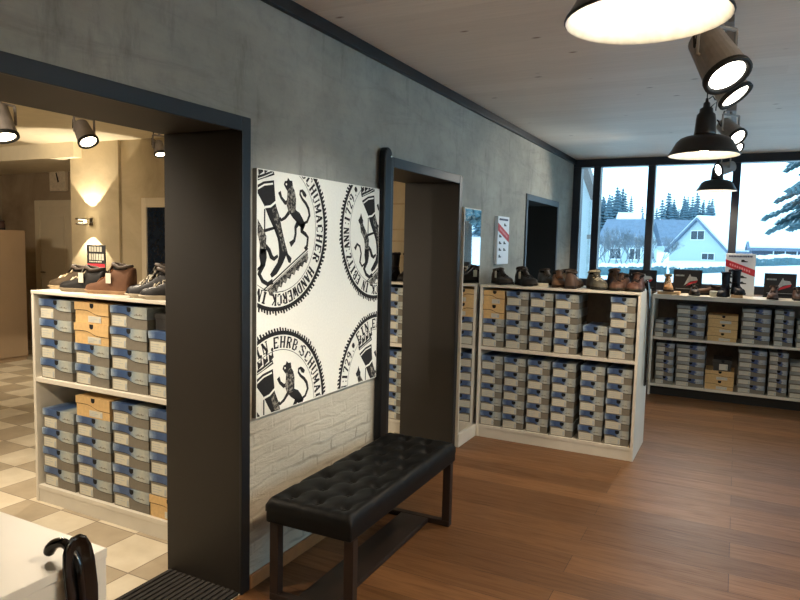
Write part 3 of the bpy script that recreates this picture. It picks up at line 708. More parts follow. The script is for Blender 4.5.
# ------------------------------------------------------------------ canvas with printed seals
CV0, CV1, CZ0, CZ1, CT = 2.195, 3.256, .774, 1.852, .022
cv = empty('canvas_print', (.004, CV0, CZ0), 0, 'large square canvas with four black guild seals above the bench', 'wall art')
bm = NB(); box(bm, (0, 0, 0), (CT, CV1 - CV0, CZ1 - CZ0)); 
for fc in bm.faces: fc.material_index = 0 if fc.calc_center_median().x > CT - 1e-4 else 1
obj('stretched_canvas', bm, [M['canvas'], M['canvas_side']], cv)
LET = {  # strokes of a heavy slab alphabet on a 1 x 1.4 cell: (x0,y0,x1,y1,width)
 'E': [(.2, 0, .2, 1.4, .24), (.1, .08, .9, .08, .16), (.1, 1.32, .9, 1.32, .16), (.2, .7, .7, .7, .14), (.88, 0, .88, .35, .12), (.88, 1.05, .88, 1.4, .12)],
 'I': [(.5, 0, .5, 1.4, .28), (.2, .07, .8, .07, .14), (.2, 1.33, .8, 1.33, .14)],
 'N': [(.15, 0, .15, 1.4, .14), (.85, 0, .85, 1.4, .14), (.15, 1.35, .85, .05, .26), (0, .05, .35, .05, .1), (0, 1.35, .3, 1.35, .1), (.65, 1.35, 1, 1.35, .1)],
 'H': [(.18, 0, .18, 1.4, .24), (.82, 0, .82, 1.4, .24), (.18, .7, .82, .7, .14), (0, .06, .36, .06, .12), (.64, .06, 1, .06, .12), (0, 1.34, .36, 1.34, .12), (.64, 1.34, 1, 1.34, .12)],
 'R': [(.2, 0, .2, 1.4, .24), (.2, 1.33, .75, 1.3, .14), (.8, 1.25, .8, .8, .24), (.2, .7, .75, .72, .14), (.5, .7, .9, .05, .24), (0, .06, .4, .06, .12)],
 'B': [(.2, 0, .2, 1.4, .24), (.1, 1.33, .72, 1.33, .14), (.78, 1.25, .78, .8, .22), (.2, .72, .75, .72, .14), (.84, .65, .84, .15, .24), (.1, .07, .78, .07, .14)],
 'S': [(.85, 1.1, .8, 1.3, .16), (.8, 1.32, .25, 1.32, .15), (.18, 1.25, .2, .85, .22), (.2, .85, .82, .55, .24), (.84, .5, .82, .15, .2), (.78, .07, .2, .07, .15), (.15, .1, .12, .35, .14)],
 'C': [(.88, 1.0, .85, 1.3, .14), (.82, 1.33, .3, 1.33, .15), (.2, 1.22, .2, .2, .26), (.3, .07, .85, .07, .15), (.88, .1, .88, .35, .12)],
 'U': [(.18, 1.4, .18, .25, .24), (.25, .08, .75, .08, .16), (.84, 1.4, .84, .2, .16), (0, 1.35, .36, 1.35, .1), (.66, 1.35, 1, 1.35, .1)],
 'M': [(.12, 0, .12, 1.4, .16), (.88, 0, .88, 1.4, .24), (.12, 1.35, .5, .3, .2), (.5, .3, .88, 1.35, .14), (0, .05, .28, .05, .1), (.7, .05, 1.05, .05, .1)],
 'A': [(.1, 0, .5, 1.4, .15), (.5, 1.4, .9, 0, .26), (.28, .5, .75, .5, .12), (-.05, .05, .28, .05, .1), (.7, .05, 1.05, .05, .1)],
 'W': [(.05, 1.4, .28, 0, .22), (.28, 0, .5, 1.1, .12), (.5, 1.1, .72, 0, .22), (.72, 0, .95, 1.4, .12), (-.08, 1.35, .2, 1.35, .1), (.8, 1.35, 1.08, 1.35, .1)],
 'D': [(.2, 0, .2, 1.4, .24), (.1, 1.33, .65, 1.3, .14), (.7, 1.28, .88, .95, .16), (.86, 1.0, .86, .4, .24), (.88, .45, .7, .1, .16), (.1, .07, .65, .09, .14)],
 'K': [(.2, 0, .2, 1.4, .24), (.25, .65, .85, 1.35, .14), (.35, .75, .88, .03, .24), (0, .06, .4, .06, .12), (0, 1.34, .4, 1.34, .12)],
 'T': [(.5, 0, .5, 1.4, .26), (.05, 1.33, .95, 1.33, .15), (.08, 1.05, .08, 1.4, .1), (.92, 1.05, .92, 1.4, .1), (.28, .06, .72, .06, .12)],
 'Z': [(.1, 1.33, .9, 1.33, .15), (.85, 1.3, .15, .1, .24), (.1, .07, .9, .07, .15), (.12, 1.05, .12, 1.35, .1), (.9, .05, .9, .35, .1)],
 'O': [(.15, .3, .15, 1.1, .24), (.85, .3, .85, 1.1, .24), (.2, 1.25, .5, 1.36, .14), (.5, 1.36, .8, 1.25, .14), (.2, .15, .5, .04, .14), (.5, .04, .8, .15, .14)],
 '1': [(.5, 0, .5, 1.4, .26), (.25, .07, .75, .07, .14), (.3, 1.2, .5, 1.38, .12)],
 '7': [(.1, 1.32, .9, 1.32, .17), (.86, 1.3, .4, 0, .22), (.12, 1.05, .12, 1.38, .1)],
 '2': [(.15, 1.05, .25, 1.3, .16), (.25, 1.33, .75, 1.33, .14), (.82, 1.25, .8, .9, .2), (.8, .9, .15, .12, .18), (.1, .08, .9, .08, .17)],
 '9': [(.2, 1.2, .2, .8, .2), (.25, 1.33, .75, 1.33, .14), (.82, 1.3, .8, .4, .22), (.25, .68, .78, .68, .13), (.8, .4, .4, .02, .18)],
 ':': [(.4, .25, .6, .25, .2), (.4, 1.0, .6, 1.0, .2)], '.': [(.4, .15, .6, .15, .2)],
 '*': [(.1, .7, .9, .7, .2), (.5, .3, .5, 1.1, .2), (.2, .4, .8, 1.0, .16), (.2, 1.0, .8, .4, .16)],
}
TXT = 'EIN EHRB:SCHUMACHER HANDWERCK IN EBITZ:ANN:1729.*'
def seal_mesh(cu, cvv, R):
    b0 = NB(); b1 = NB(); b2 = NB()      # ink, engraved tone, ivory details
    def P(x, y): return (0, cu + x * R, cvv + y * R)
    def poly(bm, pts):
        bm.faces.new([bm.verts.new(P(*p)) for p in pts])
    def stroke(bm, pts, w):
        n = len(pts); L, Rr = [], []
        for i, p in enumerate(pts):
            a = pts[max(i - 1, 0)]; c = pts[min(i + 1, n - 1)]
            dx, dy = c[0] - a[0], c[1] - a[1]; l = math.hypot(dx, dy) or 1
            ww = w[i] if isinstance(w, (list, tuple)) else w
            L.append((p[0] - dy / l * ww / 2, p[1] + dx / l * ww / 2)); Rr.append((p[0] + dy / l * ww / 2, p[1] - dx / l * ww / 2))
        for i in range(n - 1): poly(bm, [L[i], L[i + 1], Rr[i + 1], Rr[i]])
    def circ(bm, x, y, r, n=12, ky=1): poly(bm, [(x + r * math.cos(i * 2 * PI / n), y + ky * r * math.sin(i * 2 * PI / n)) for i in range(n)])
    def ring(bm, r0, r1, n=96):
        for i in range(n):
            a, b = 2 * PI * i / n, 2 * PI * (i + 1) / n
            poly(bm, [(r0 * math.cos(a), r0 * math.sin(a)), (r1 * math.cos(a), r1 * math.sin(a)), (r1 * math.cos(b), r1 * math.sin(b)), (r0 * math.cos(b), r0 * math.sin(b))])
    ring(b0, .915, .962); ring(b0, .735, .742)
    rr = random.Random(11)
    for i in range(120):                      # milled rim
        a = 2 * PI * i / 120; w = .019; r1 = rr.uniform(.985, 1.01)
        poly(b0, [(.95 * math.cos(a - w), .95 * math.sin(a - w)), (r1 * math.cos(a - w * .7 + .015), r1 * math.sin(a - w * .7 + .015)), (r1 * math.cos(a + w * .7 + .015), r1 * math.sin(a + w * .7 + .015)), (.95 * math.cos(a + w), .95 * math.sin(a + w))])
    angs = []; a = 124.0
    for i, chx in enumerate(TXT):
        angs.append(math.radians(a)); a -= (4.2 if chx in ':.' else 5.5 if chx == ' ' else 8.7 if i < 19 else 7.0)
    for i, chx in enumerate(TXT):
        if chx == ' ': continue
        th = angs[i]; h = .135; wd = .100 if i < 19 else .084
        for x0, y0, x1, y1, w in LET[chx]:
            def q(x, y):
                rad = .762 + y / 1.4 * h; off = (x - .5) * wd
                ang = th - off / .82
                return (rad * math.cos(ang), rad * math.sin(ang))
            A, B = q(x0, y0), q(x1, y1)
            stroke(b0, [A, B], w * .125)
    # boot with a turned-down top
    poly(b0, [(-.43, .43), (-.27, .50), (-.09, .53), (-.09, .40), (-.05, .25), (.02, .12), (.06, -.01), (.12, -.17), (.18, -.30), (.25, -.35), (.23, -.41), (.19, -.40), (.14, -.32), (.09, -.40), (.04, -.46), (-.03, -.53), (-.12, -.57), (-.15, -.53), (-.09, -.47), (-.02, -.40), (.01, -.32), (.01, -.22), (-.02, -.12), (-.08, -.02), (-.17, .10), (-.26, .24), (-.34, .33)])
    poly(b1, [(-.12, .20), (-.06, .24), (.01, .10), (.05, -.02), (.10, -.16), (.15, -.27), (.08, -.28), (.03, -.14), (-.02, -.02), (-.08, .08)])
    stroke(b2, [(-.25, .22), (-.15, .235), (-.04, .30)], .026)
    stroke(b2, [(-.40, .40), (-.26, .465), (-.11, .49)], .020)
    # crown above the boot
    poly(b0, [(-.46, .53), (-.30, .575), (-.10, .64), (-.08, .59), (-.28, .53), (-.44, .48)])
    for k2 in range(4):
        x = -.42 + k2 * .10; y = .56 + k2 * .028
        poly(b0, [(x - .035, y - .03), (x - .05, y + .07), (x, y + .045), (x + .02, y + .105), (x + .045, y + .02)])
        circ(b0, x + .015, y + .115, .022)
    stroke(b2, [(-.42, .505), (-.26, .555), (-.11, .612)], .010)
    # lion on the right, rampant, tail in an S
    poly(b0, [(.09, .50), (.11, .54), (.15, .545), (.17, .585), (.205, .555), (.25, .555), (.265, .49), (.24, .44), (.17, .42), (.13, .455)])
    poly(b1, [(.16, .44), (.25, .50), (.30, .44), (.325, .36), (.325, .20), (.19, .17), (.145, .27), (.165, .38)])
    poly(b0, [(.18, .20), (.325, .22), (.40, .19), (.46, .13), (.52, .05), (.48, -.01), (.40, .03), (.34, .08), (.26, .13)])
    stroke(b0, [(.18, .31), (.12, .29), (.045, .345), (.01, .41)], [.055, .05, .04, .055])
    stroke(b0, [(.20, .19), (.12, .12), (.05, .09), (.02, .11)], [.05, .04, .035, .045])
    stroke(b0, [(.46, .06), (.45, -.03), (.52, -.06), (.575, -.10), (.56, -.20), (.52, -.25)], [.09, .06, .05, .042, .04, .07])
    stroke(b0, [(.38, .08), (.32, .01), (.325, -.06), (.30, -.14), (.22, -.19)], [.08, .05, .042, .045, .07])
    stroke(b0, [(.47, .06), (.555, .09), (.605, .17), (.58, .25), (.525, .31), (.45, .36), (.405, .41), (.41, .45), (.45, .455), (.49, .42), (.53, .395)], [.03, .038, .042, .044, .042, .036, .032, .032, .04, .06, .04])
    circ(b2, .135, .505, .014)
    # smaller lion on the left, holding a pole
    poly(b0, [(-.48, .20), (-.45, .26), (-.42, .20), (-.39, .16), (-.40, .08), (-.45, .10), (-.50, .12), (-.52, .16)])
    poly(b1, [(-.48, .12), (-.40, .12), (-.28, -.02), (-.22, -.10), (-.23, -.24), (-.32, -.24), (-.36, -.10), (-.45, .0)])
    poly(b0, [(-.33, -.20), (-.22, -.20), (-.21, -.34), (-.24, -.44), (-.31, -.44), (-.34, -.32)])
    stroke(b0, [(-.44, .02), (-.34, -.06), (-.20, -.03), (-.06, .00)], [.05, .04, .035, .03])
    stroke(b0, [(-.28, -.42), (-.34, -.52), (-.28, -.60), (-.19, -.64), (-.10, -.61)], [.08, .06, .05, .05, .06])
    stroke(b0, [(-.30, -.30), (-.275, -.24), (-.22, -.215), (-.17, -.26), (-.13, -.33), (-.08, -.355), (-.01, -.32)], [.04, .05, .055, .06, .06, .05, .035])
    stroke(b0, [(-.31, -.44), (-.40, -.48), (-.46, -.42), (-.43, -.30), (-.47, -.20), (-.54, -.17), (-.60, -.24)], [.03, .035, .04, .035, .035, .04, .06])
    stroke(b0, [(-.25, .20), (-.25, -.30)], .022)
    # scalloped ground line of the shield
    stroke(b0, [(-.26, -.70), (.58, -.235)], .018); stroke(b0, [(-.25, -.725), (.58, -.265)], .008); stroke(b0, [(-.29, -.70), (-.02, -.74), (.10, -.735)], .010)
    for k2 in range(9):
        t = k2 / 8; x, y = -.14 + t * .66, -.685 + t * .365
        poly(b1, [(x - .04, y - .01), (x + .05, y + .04), (x + .06, y - .03), (x + .03, y - .085), (x - .015, y - .075)])
        stroke(b0, [(x - .04, y - .012), (x - .015, y - .075), (x + .03, y - .088), (x + .062, y - .02)], .016)
    out = []
    for bm in (b0, b1, b2):
        bmesh.ops.triangulate(bm, faces=bm.faces[:])
        for co, no in (((0, CV0 + .004, 0), (0, -1, 0)), ((0, CV1 - .004, 0), (0, 1, 0)), ((0, 0, CZ0 + .004), (0, 0, -1)), ((0, 0, CZ1 - .004), (0, 0, 1))):
            bmesh.ops.bisect_plane(bm, geom=bm.verts[:] + bm.edges[:] + bm.faces[:], plane_co=co, plane_no=no, clear_outer=True)
        bmesh.ops.translate(bm, verts=bm.verts[:], vec=(0, -CV0, -CZ0))
        for fc in bm.faces:
            if fc.normal.x < 0: fc.normal_flip()
        out.append(bm)
    return out
def flat(name, bm, m, parent):
    me = bpy.data.meshes.new(name); bm.to_mesh(me); bm.free(); me.materials.append(m); o = bpy.data.objects.new(name, me); link(o); o.parent = parent; return o
for cu, cw in ((2.343, 1.6055), (3.230, 1.6055), (2.343, .769), (3.230, .769)):
    me = bpy.data.meshes.new('printed_seal'); al = NB()
    for i, (bm, dx) in enumerate(zip(seal_mesh(cu, cw, .388), (.0010, .0015, .0020))):
        for v in bm.verts: v.co.x = CT + dx
        vm = {v: al.verts.new(v.co) for v in bm.verts}
        for fc in bm.faces:
            try: al.faces.new([vm[v] for v in fc.verts]).material_index = i
            except ValueError: pass
        bm.free()
    al.to_mesh(me); al.free()
    for m in ('ink', 'engraved', 'canvas'): me.materials.append(M[m])
    o = bpy.data.objects.new('printed_seal', me); link(o); o.parent = cv

# ------------------------------------------------------------------ post, mirror
r = empty('post', (0, 3.305, 0), 0, 'glossy black round-topped post on the near side of the narrow doorway', 'post')
bm = NB(); prof = [(-.045, 0), (-.045, 2.045), (-.040, 2.068), (-.026, 2.084), (-.008, 2.09), (.008, 2.09), (.026, 2.084), (.040, 2.068), (.045, 2.045), (.045, 0)]
prism(bm, prof, lambda u, v, q: (.012 + q, u, v), .045); obj('upright', bm, simple('satin_black_post', (12, 12, 13), .35, 0, 10, .1, 0, .3), r, bevel=.012, seg=3)
bm = NB(); lathe(bm, [(.0, .0), (.009, 0), (.009, .004), (.005, .007), (0, .0075)], 12, M=Matrix.Rotation(PI / 2, 4, 'Y'), c=(.057, .022, 2.04)); obj('screw', bm, M['steel'], r)
r = empty('mirror', (0, 4.745, 0), 0, 'tall narrow wall mirror between the narrow doorway and the shoebox unit', 'mirror')
bm = NB(); box(bm, (.016, -.178, .10), (.020, .178, 1.82)); obj('mirror_glass', bm, M['mirror'], r)
bm = NB(); box(bm, (0, -.185, .0), (.016, .185, 1.828)); box(bm, (.016, -.19, .1), (.026, -.178, 1.828)); obj('backing', bm, M['melamine'], r)
bm = NB(); box(bm, (.016, -.19, 0), (.034, .19, .098)); obj('foot_board', bm, M['melamine'], r, bevel=.002)

# ------------------------------------------------------------------ bench
bn = empty('bench', (.33, 2.705, 0), math.radians(1.2), 'black tufted leather bench on dark wooden legs below the canvas', 'bench')
bw, bl, z0, z1 = .42, 1.14, .355, .462
bm = NB(); box(bm, (-bw / 2, -bl / 2, z0), (bw / 2, bl / 2, z0 + .06)); obj('seat_base', bm, M['leather'], bn, bevel=.010, seg=3)
bm = NB(); nx, ny = 36, 96; g = []
but = []
for j in range(8):
    for i in range(3):
        xx = (-.13 + .13 * i) + (.065 if j % 2 else 0)
        if xx < .19: but.append((xx, -bl / 2 + .085 + j * (bl - .17) / 7))
for j in range(ny + 1):
    row = []
    for i in range(nx + 1):
        x = -bw / 2 + bw * i / nx; y = -bl / 2 + bl * j / ny
        e = min(1, min(i, nx - i) / 2.2) ** .5 * min(1, min(j, ny - j) / 2.2) ** .5
        z = z0 + .058 + (z1 - z0 - .058) * (.55 + .45 * e) - (.012 if min(i, nx - i, j, ny - j) == 0 else 0)
        dmin = min(math.hypot(x - a, y - b) for a, b in but)
        z -= .020 * math.exp(-(dmin / .026) ** 2) + .006 * max(0, 1 - dmin / .075) ** 2 - .004 * min(1, dmin / .08)
        # diagonal pleats between buttons
        for s in (1, -1):
            u = ((x + .13) / .065 + s * (y + bl / 2 - .085) / ((bl - .17) / 7)) / 2
            fr = abs(u - round(u)); z -= .006 * math.exp(-(fr / .06) ** 2) * e
        row.append(bm.verts.new((x, y, z)))
    g.append(row)
for a, b in zip(g[:-1], g[1:]):
    for i in range(nx): bm.faces.new((a[i], a[i + 1], b[i + 1], b[i]))
edge = [g[0][i] for i in range(nx + 1)] + [g[j][nx] for j in range(1, ny + 1)] + [g[ny][i] for i in range(nx - 1, -1, -1)] + [g[j][0] for j in range(ny - 1, 0, -1)]
low = [bm.verts.new((v.co.x, v.co.y, z0 + .05)) for v in edge]
for k2 in range(len(edge)): bm.faces.new((edge[k2], low[k2], low[(k2 + 1) % len(edge)], edge[(k2 + 1) % len(edge)]))
obj('tufted_cushion', bm, M['leather'], bn, smooth=True)
for a, b in but:
    bm = NB(); lathe(bm, [(.009, -.004), (.009, 0), (.006, .003), (0.001, .004)], 10, (a, b, z1 - .018)); obj('button', bm, M['leather'], bn, smooth=True)
for s in (-1, 1):
    yy = s * (bl / 2 - .045)
    for q in (-1, 1):
        bm = NB(); box(bm, (q * (bw / 2 - .025) - .022, yy - .02, .03), (q * (bw / 2 - .025) + .022, yy + .02, z0)); obj('leg', bm, M['bench_wood'], bn, bevel=.003)
    bm = NB(); box(bm, (-bw / 2 + .003, yy - .02, 0), (bw / 2 - .003, yy + .02, .03)); obj('floor_rail', bm, M['bench_wood'], bn, bevel=.003)
bm = NB(); box(bm, (-.085, -bl / 2 + .065, .004), (.085, bl / 2 - .065, .028)); obj('stretcher', bm, M['bench_wood'], bn, bevel=.003)

# ------------------------------------------------------------------ counter, shoehorns, mat
ct = empty('counter', (.07, .70, 0), 0, 'white box counter at the lower left corner by the large opening', 'counter')
bm = NB(); box(bm, (-.40, -.42, .0), (.378, .398, .725)); obj('carcass', bm, M['counter'], ct, bevel=.002)
bm = NB(); box(bm, (-.40, -.42, .725), (.38, .40, .75)); obj('worktop', bm, M['counter'], ct, bevel=.002)
def shoehorn(loc, rz, lab, length, w, hook):
    r = empty('shoehorn', loc, rz, lab, 'shoehorn', 'long black shoehorns')
    # blade hangs along -z at local x>0; its rounded top stands above the edge; hook reaches back over -x
    bm = NB(); n = 8; zs = [-length, -length + .03, -length * .6, -length * .25, -.05, .022, .055, .074, .082]
    ws = [.6, .9, 1, .98, 1, 1, .88, .62, .2]
    rows = []
    for z, q in zip(zs, ws):
        lean = -.018 * max(0, (z + .05) / .12)
        rows.append([bm.verts.new((.016 + lean - .010 * math.sin(PI * k2 / n) + .010, (k2 / n - .5) * w * q, z)) for k2 in range(n + 1)])
    for a, b in zip(rows[:-1], rows[1:]):
        for k2 in range(n): bm.faces.new((a[k2], a[k2 + 1], b[k2 + 1], b[k2]))
    o = obj('blade', bm, M['gloss_black'], r, smooth=True); sm = o.modifiers.new('Solid', 'SOLIDIFY'); sm.thickness = .008; sm.offset = 1
    hx, hy = hook
    ctrl = [(.020, 0, -.16), (.014, 0, -.05), (.005, 0, .012), (-.010, hy * .2, .046), (hx * .42, hy * .45, .064), (hx * .74, hy * .75, .060), (hx * .94, hy * .95, .045), (hx, hy, .034)]
    rad = [.010, .012, .013, .012, .012, .013, .0145, .013]
    pp, rr2 = [], []
    for i in range(len(ctrl) - 1):
        p0, p1, p2, p3 = [Vector(ctrl[max(0, min(len(ctrl) - 1, i + d))]) for d in (-1, 0, 1, 2)]
        for q in range(4):
            t = q / 4; pp.append(.5 * ((2 * p1) + (p2 - p0) * t + (2 * p0 - 5 * p1 + 4 * p2 - p3) * t * t + (3 * p1 - p0 - 3 * p2 + p3) * t ** 3)); rr2.append(rad[i] + (rad[i + 1] - rad[i]) * t)
    pp.append(Vector(ctrl[-1])); rr2.append(rad[-1]); pp.append(Vector(ctrl[-1]) + Vector((-.002, 0, -.006))); rr2.append(.007)
    bm = NB(); tube(bm, pp, rr2, 12)
    obj('hook', bm, M['gloss_black'], r, smooth=True)
    return r
shoehorn((.452, 1.01, .732), 0, 'long glossy black shoehorn hooked over the edge of the white counter', .60, .080, (-.075, -.02))
shoehorn((1.258, 5.20, TOP), 0, 'long black shoehorn hanging on the free end of the mirror-side unit', .72, .055, (-.05, -.0))
r = empty('door_mat', (-.21, 1.15, 0), 0, 'dark ribbed entrance mat lying in the large opening', 'door mat')
bm = NB(); box(bm, (-.215, -.93, 0), (.205, .970, .008)); obj('mat_base', bm, M['mat_base'], r)
bm = NB()
for i in range(14): box(bm, (-.205 + i * .029, -.925, .008), (-.205 + i * .029 + .017, .967, .014))
obj('rib', bm, M['mat_rib'], r)

# ------------------------------------------------------------------ pendant lamps
def pendant(loc, lab):
    r = empty('pendant_lamp', loc, 0, lab, 'pendant lamp', 'black enamel pendant lamps')
    K = .917
    out = [(.214, 0), (.218, .004), (.216, .010), (.206, .024), (.190, .052), (.172, .086), (.150, .108), (.122, .120), (.085, .126), (.070, .132)]
    inn = [(.062, .126), (.085, .120), (.120, .114), (.146, .102), (.167, .082), (.185, .048), (.201, .020), (.210, .002), (.214, 0)]
    sc = lambda pr: [(a * K, b * K) for a, b in pr]
    out, inn = sc(out), sc(inn)
    bm = NB(); lathe(bm, out, 40); obj('shade', bm, M['shade_black'], r, smooth=True)
    bm = NB(); lathe(bm, inn, 40, capa=True); obj('reflector', bm, M['shade_white'], r, smooth=True)
    bm = NB(); lathe(bm, sc([(.070, .130), (.066, .150), (.060, .230), (.056, .262), (.042, .275), (.040, .300), (.022, .310), (.020, .335), (.010, .345), (.009, .365)]), 24, capa=True, capb=True); obj('lamp_holder', bm, M['shade_black'], r, smooth=True)
    bm = NB(); tube(bm, [(.02, 0, .28), (.052, 0, .31), (.05, 0, .26)], .004, 6); tube(bm, [(.010, -.004, .33), (.03, -.005, .345), (.045, -.005, .32)], .004, 6); obj('clip', bm, M['shade_black'], r)
    bm = NB(); tube(bm, [(0, 0, .33), (0, 0, H - loc[2])], .0035, 6); obj('cable', bm, M['rubber'], r)
    bm = NB(); lathe(bm, [(.04, H - loc[2] - .02), (.045, H - loc[2])], 20, capa=True, capb=True); obj('ceiling_rose', bm, M['shade_black'], r)
    bm = NB(); lathe(bm, [(.004, .018), (.022, .022), (.036, .040), (.040, .060), (.034, .085), (.022, .105), (.018, .115)], 20, capa=True, capb=True); b = obj('bulb', bm, M['bulb'], r, smooth=True)
    return r
LX = 1.635
pend = [((1.612, 1.765, 2.115), 'nearest black pendant lamp, cut off at the top of the photo'),
        ((1.63, 4.34, 2.11), 'black pendant lamp in the middle of the row, under the track spotlights'),
        ((1.60, 7.75, 2.175), 'farthest black pendant lamp, hanging just in front of the window')]
for l, t in pend: pendant(l, t)

# ------------------------------------------------------------------ track spotlights
def orient(dirv):
    return Vector(dirv).normalized().to_track_quat('-Z', 'Y').to_matrix().to_4x4()
def spot(loc, dirv, ceil, lab, group, lens, rad=.075, ln=.19, power=0, col=(1, .9, .75), size=70, wide=False):
    """loc = centre of the head; the head points along dirv"""
    r = empty('spotlight', loc, 0, lab, 'spotlight', group)
    R = orient(dirv)
    h = ln / 2
    bm = NB()
    prof = [(rad * .70, h), (rad * .78, h - .004), (rad * .86, h * .2), (rad * .98, -h + .02)] if not wide else [(rad * .55, h), (rad * .62, h - .01), (rad * .8, 0), (rad, -h + .02)]
    lathe(bm, prof, 28, M=R, capa=True); obj('housing', bm, M['taupe'], r, smooth=False, bevel=.003)
    bm = NB(); lathe(bm, [(rad * .98, -h + .02), (rad * 1.05, -h + .016), (rad * 1.06, -h), (rad * .92, -h - .002), (rad * .82, -h + .004), (rad * .80, -h + .012), (rad * .5, -h + .0135)], 28, M=R); obj('rim', bm, M['rubber'], r, smooth=True)
    bm = NB(); lathe(bm, [(.001, -h + .008), (rad * .80, -h + .008)], 28, M=R); obj('lens', bm, lens, r)
    # U bracket from the head's middle up to the track
    side = (R.to_3x3() @ Vector((1, 0, 0))); top = Vector((0, 0, ceil - loc[2]))
    bm = NB(); 
    for s in (1, -1):
        tube(bm, [side * s * rad * 1.0, side * s * rad * 1.16, side * s * rad * 1.12 + Vector((0, 0, .10))], .007, 6)
    tube(bm, [side * rad * 1.12 + Vector((0, 0, .10)), side * -rad * 1.12 + Vector((0, 0, .10))], .007, 6)
    obj('bracket', bm, M['taupe'], r)
    bm = NB(); tube(bm, [Vector((0, 0, .10)), top - Vector((0, 0, .05))], .010, 8)
    if top.z > .28: box(bm, (-.028, -.05, .12), (.028, .05, min(.22, top.z - .06)))
    v = top - Vector((0, 0, .05)); box(bm, (-.02, -.07, v.z), (.02, .07, v.z + .03)); obj('track_adapter', bm, M['taupe'], r)
    bm = NB(); back = R.to_3x3() @ Vector((0, 0, h)); tube(bm, [back, back + side * .05 + Vector((0, 0, .02)), side * rad * 1.3 + Vector((0, 0, .02)), side * rad * 1.0 + Vector((0, 0, .12)), Vector((0, 0, .13))], .004, 6); obj('cable', bm, M['rubber'], r)
    if power:
        ld = bpy.data.lights.new('spotlight_beam', 'SPOT'); ld.energy = power; ld.color = col; ld.spot_size = math.radians(size); ld.spot_blend = .6; ld.shadow_soft_size = .04
        lo = bpy.data.objects.new('beam', ld); link(lo); lo.parent = r; lo.rotation_mode = 'QUATERNION'
        d = Vector(dirv).normalized(); lo.rotation_quaternion = d.to_track_quat('-Z', 'Y'); lo.location = d * (h + .012)
    return r
bm = NB(); box(bm, (1.735, .5, H - .02), (1.77, 7.6, H)); o = obj('light_track', bm, M['taupe'], None, bevel=.003); tag(o, 'taupe ceiling track carrying the row of spotlights above the pendants', 'lighting track')
SP = [((1.743, 2.487, 2.197), (.438, -.386, -.812), 'large taupe track spotlight nearest, right beside the first pendant lamp', 40, .074, .19),
      ((1.752, 3.388, 2.306), (.581, -.165, -.797), 'wide black-rimmed track spotlight, second behind the first pendant lamp', 30, .076, .16),
      ((1.754, 4.832, 2.328), (.568, -.504, -.651), 'taupe track spotlight directly above the middle pendant lamp', 30, .062, .17),
      ((1.743, 6.421, 2.461), (.676, -.452, -.582), 'small track spotlight peeking out right of the middle pendant lamp', 25, .060, .15),
      ((1.685, 7.30, 2.364), (-.75, -.5, -.25), 'track spotlight farthest along, aimed left above the farthest pendant lamp', 70, .065, .17)]
for i, (l, dv, t, pw, rd, ln) in enumerate(SP): spot(l, dv, H, t, 'taupe track spotlights', M['lens'], wide=(i in (1, 3)), power=pw, rad=rd, ln=ln)
spot((1.76, 1.05, 2.25), (-.78, .74, -.42), H, 'unseen taupe track spotlight added to brighten the canvas on the left wall', 'taupe track spotlights', M['lens'], power=140, rad=.074, ln=.19, size=34, col=(1, .96, .88))  # extra lamp out of view, added to lift the canvas
# tiled room spotlights
WARM = (1, .84, .64)
spot((-1.614, 2.119, 2.128), (.352, -.01, -.936), 2.6, 'beige spotlight cut off at the left frame edge in the tiled room', 'spotlights in the tiled room', M['lens_warm'], rad=.07, ln=.17, power=70, col=WARM, size=110)
spot((-2.131, 3.004, 2.243), (.577, -.029, -.816), 2.6, 'beige spotlight with bright lens in the middle of the large opening', 'spotlights in the tiled room', M['lens_warm'], rad=.065, ln=.16, power=80, col=WARM, size=120)
spot((-2.311, 3.814, 2.26), (.396, -.158, -.905), 2.6, 'small bright spotlight beside the dark lining at the right of the tiled room', 'spotlights in the tiled room', M['lens_warm'], rad=.045, ln=.12, power=60, col=WARM, size=120)
spot((-4.6, 2.6, 2.2), (-.30, .50, -.24), 2.6, 'unseen beige spotlight added deep in the tiled room to brighten the end wall', 'spotlights in the tiled room', M['lens_warm'], rad=.065, ln=.16, power=78, col=WARM, size=120)  # added lamp, unseen, fills the dim far end of the room
spot((-2.9, 1.0, 2.2), (.10, .22, -.24), 2.6, 'unseen beige spotlight added in the tiled room to brighten the shelf of shoeboxes', 'spotlights in the tiled room', M['lens_warm'], rad=.065, ln=.16, power=95, col=WARM, size=120)  # added lamp, unseen, fills the front of the box shelf
spot((-1.0, .75, 2.2), (-.10, .22, -.24), 2.6, 'unseen beige spotlight added as extra light in the tiled room, nearest the wide opening', 'spotlights in the tiled room', M['lens_warm'], rad=.065, ln=.16, power=115, col=WARM, size=120)  # added lamp, unseen, extra fill just inside the opening
bm = NB(); box(bm, (-2.0, .8, 2.58), (-1.96, 4.6, 2.6)); o = obj('light_track', bm, M['cream']); tag(o, 'cream ceiling track in the tiled room', 'lighting track')

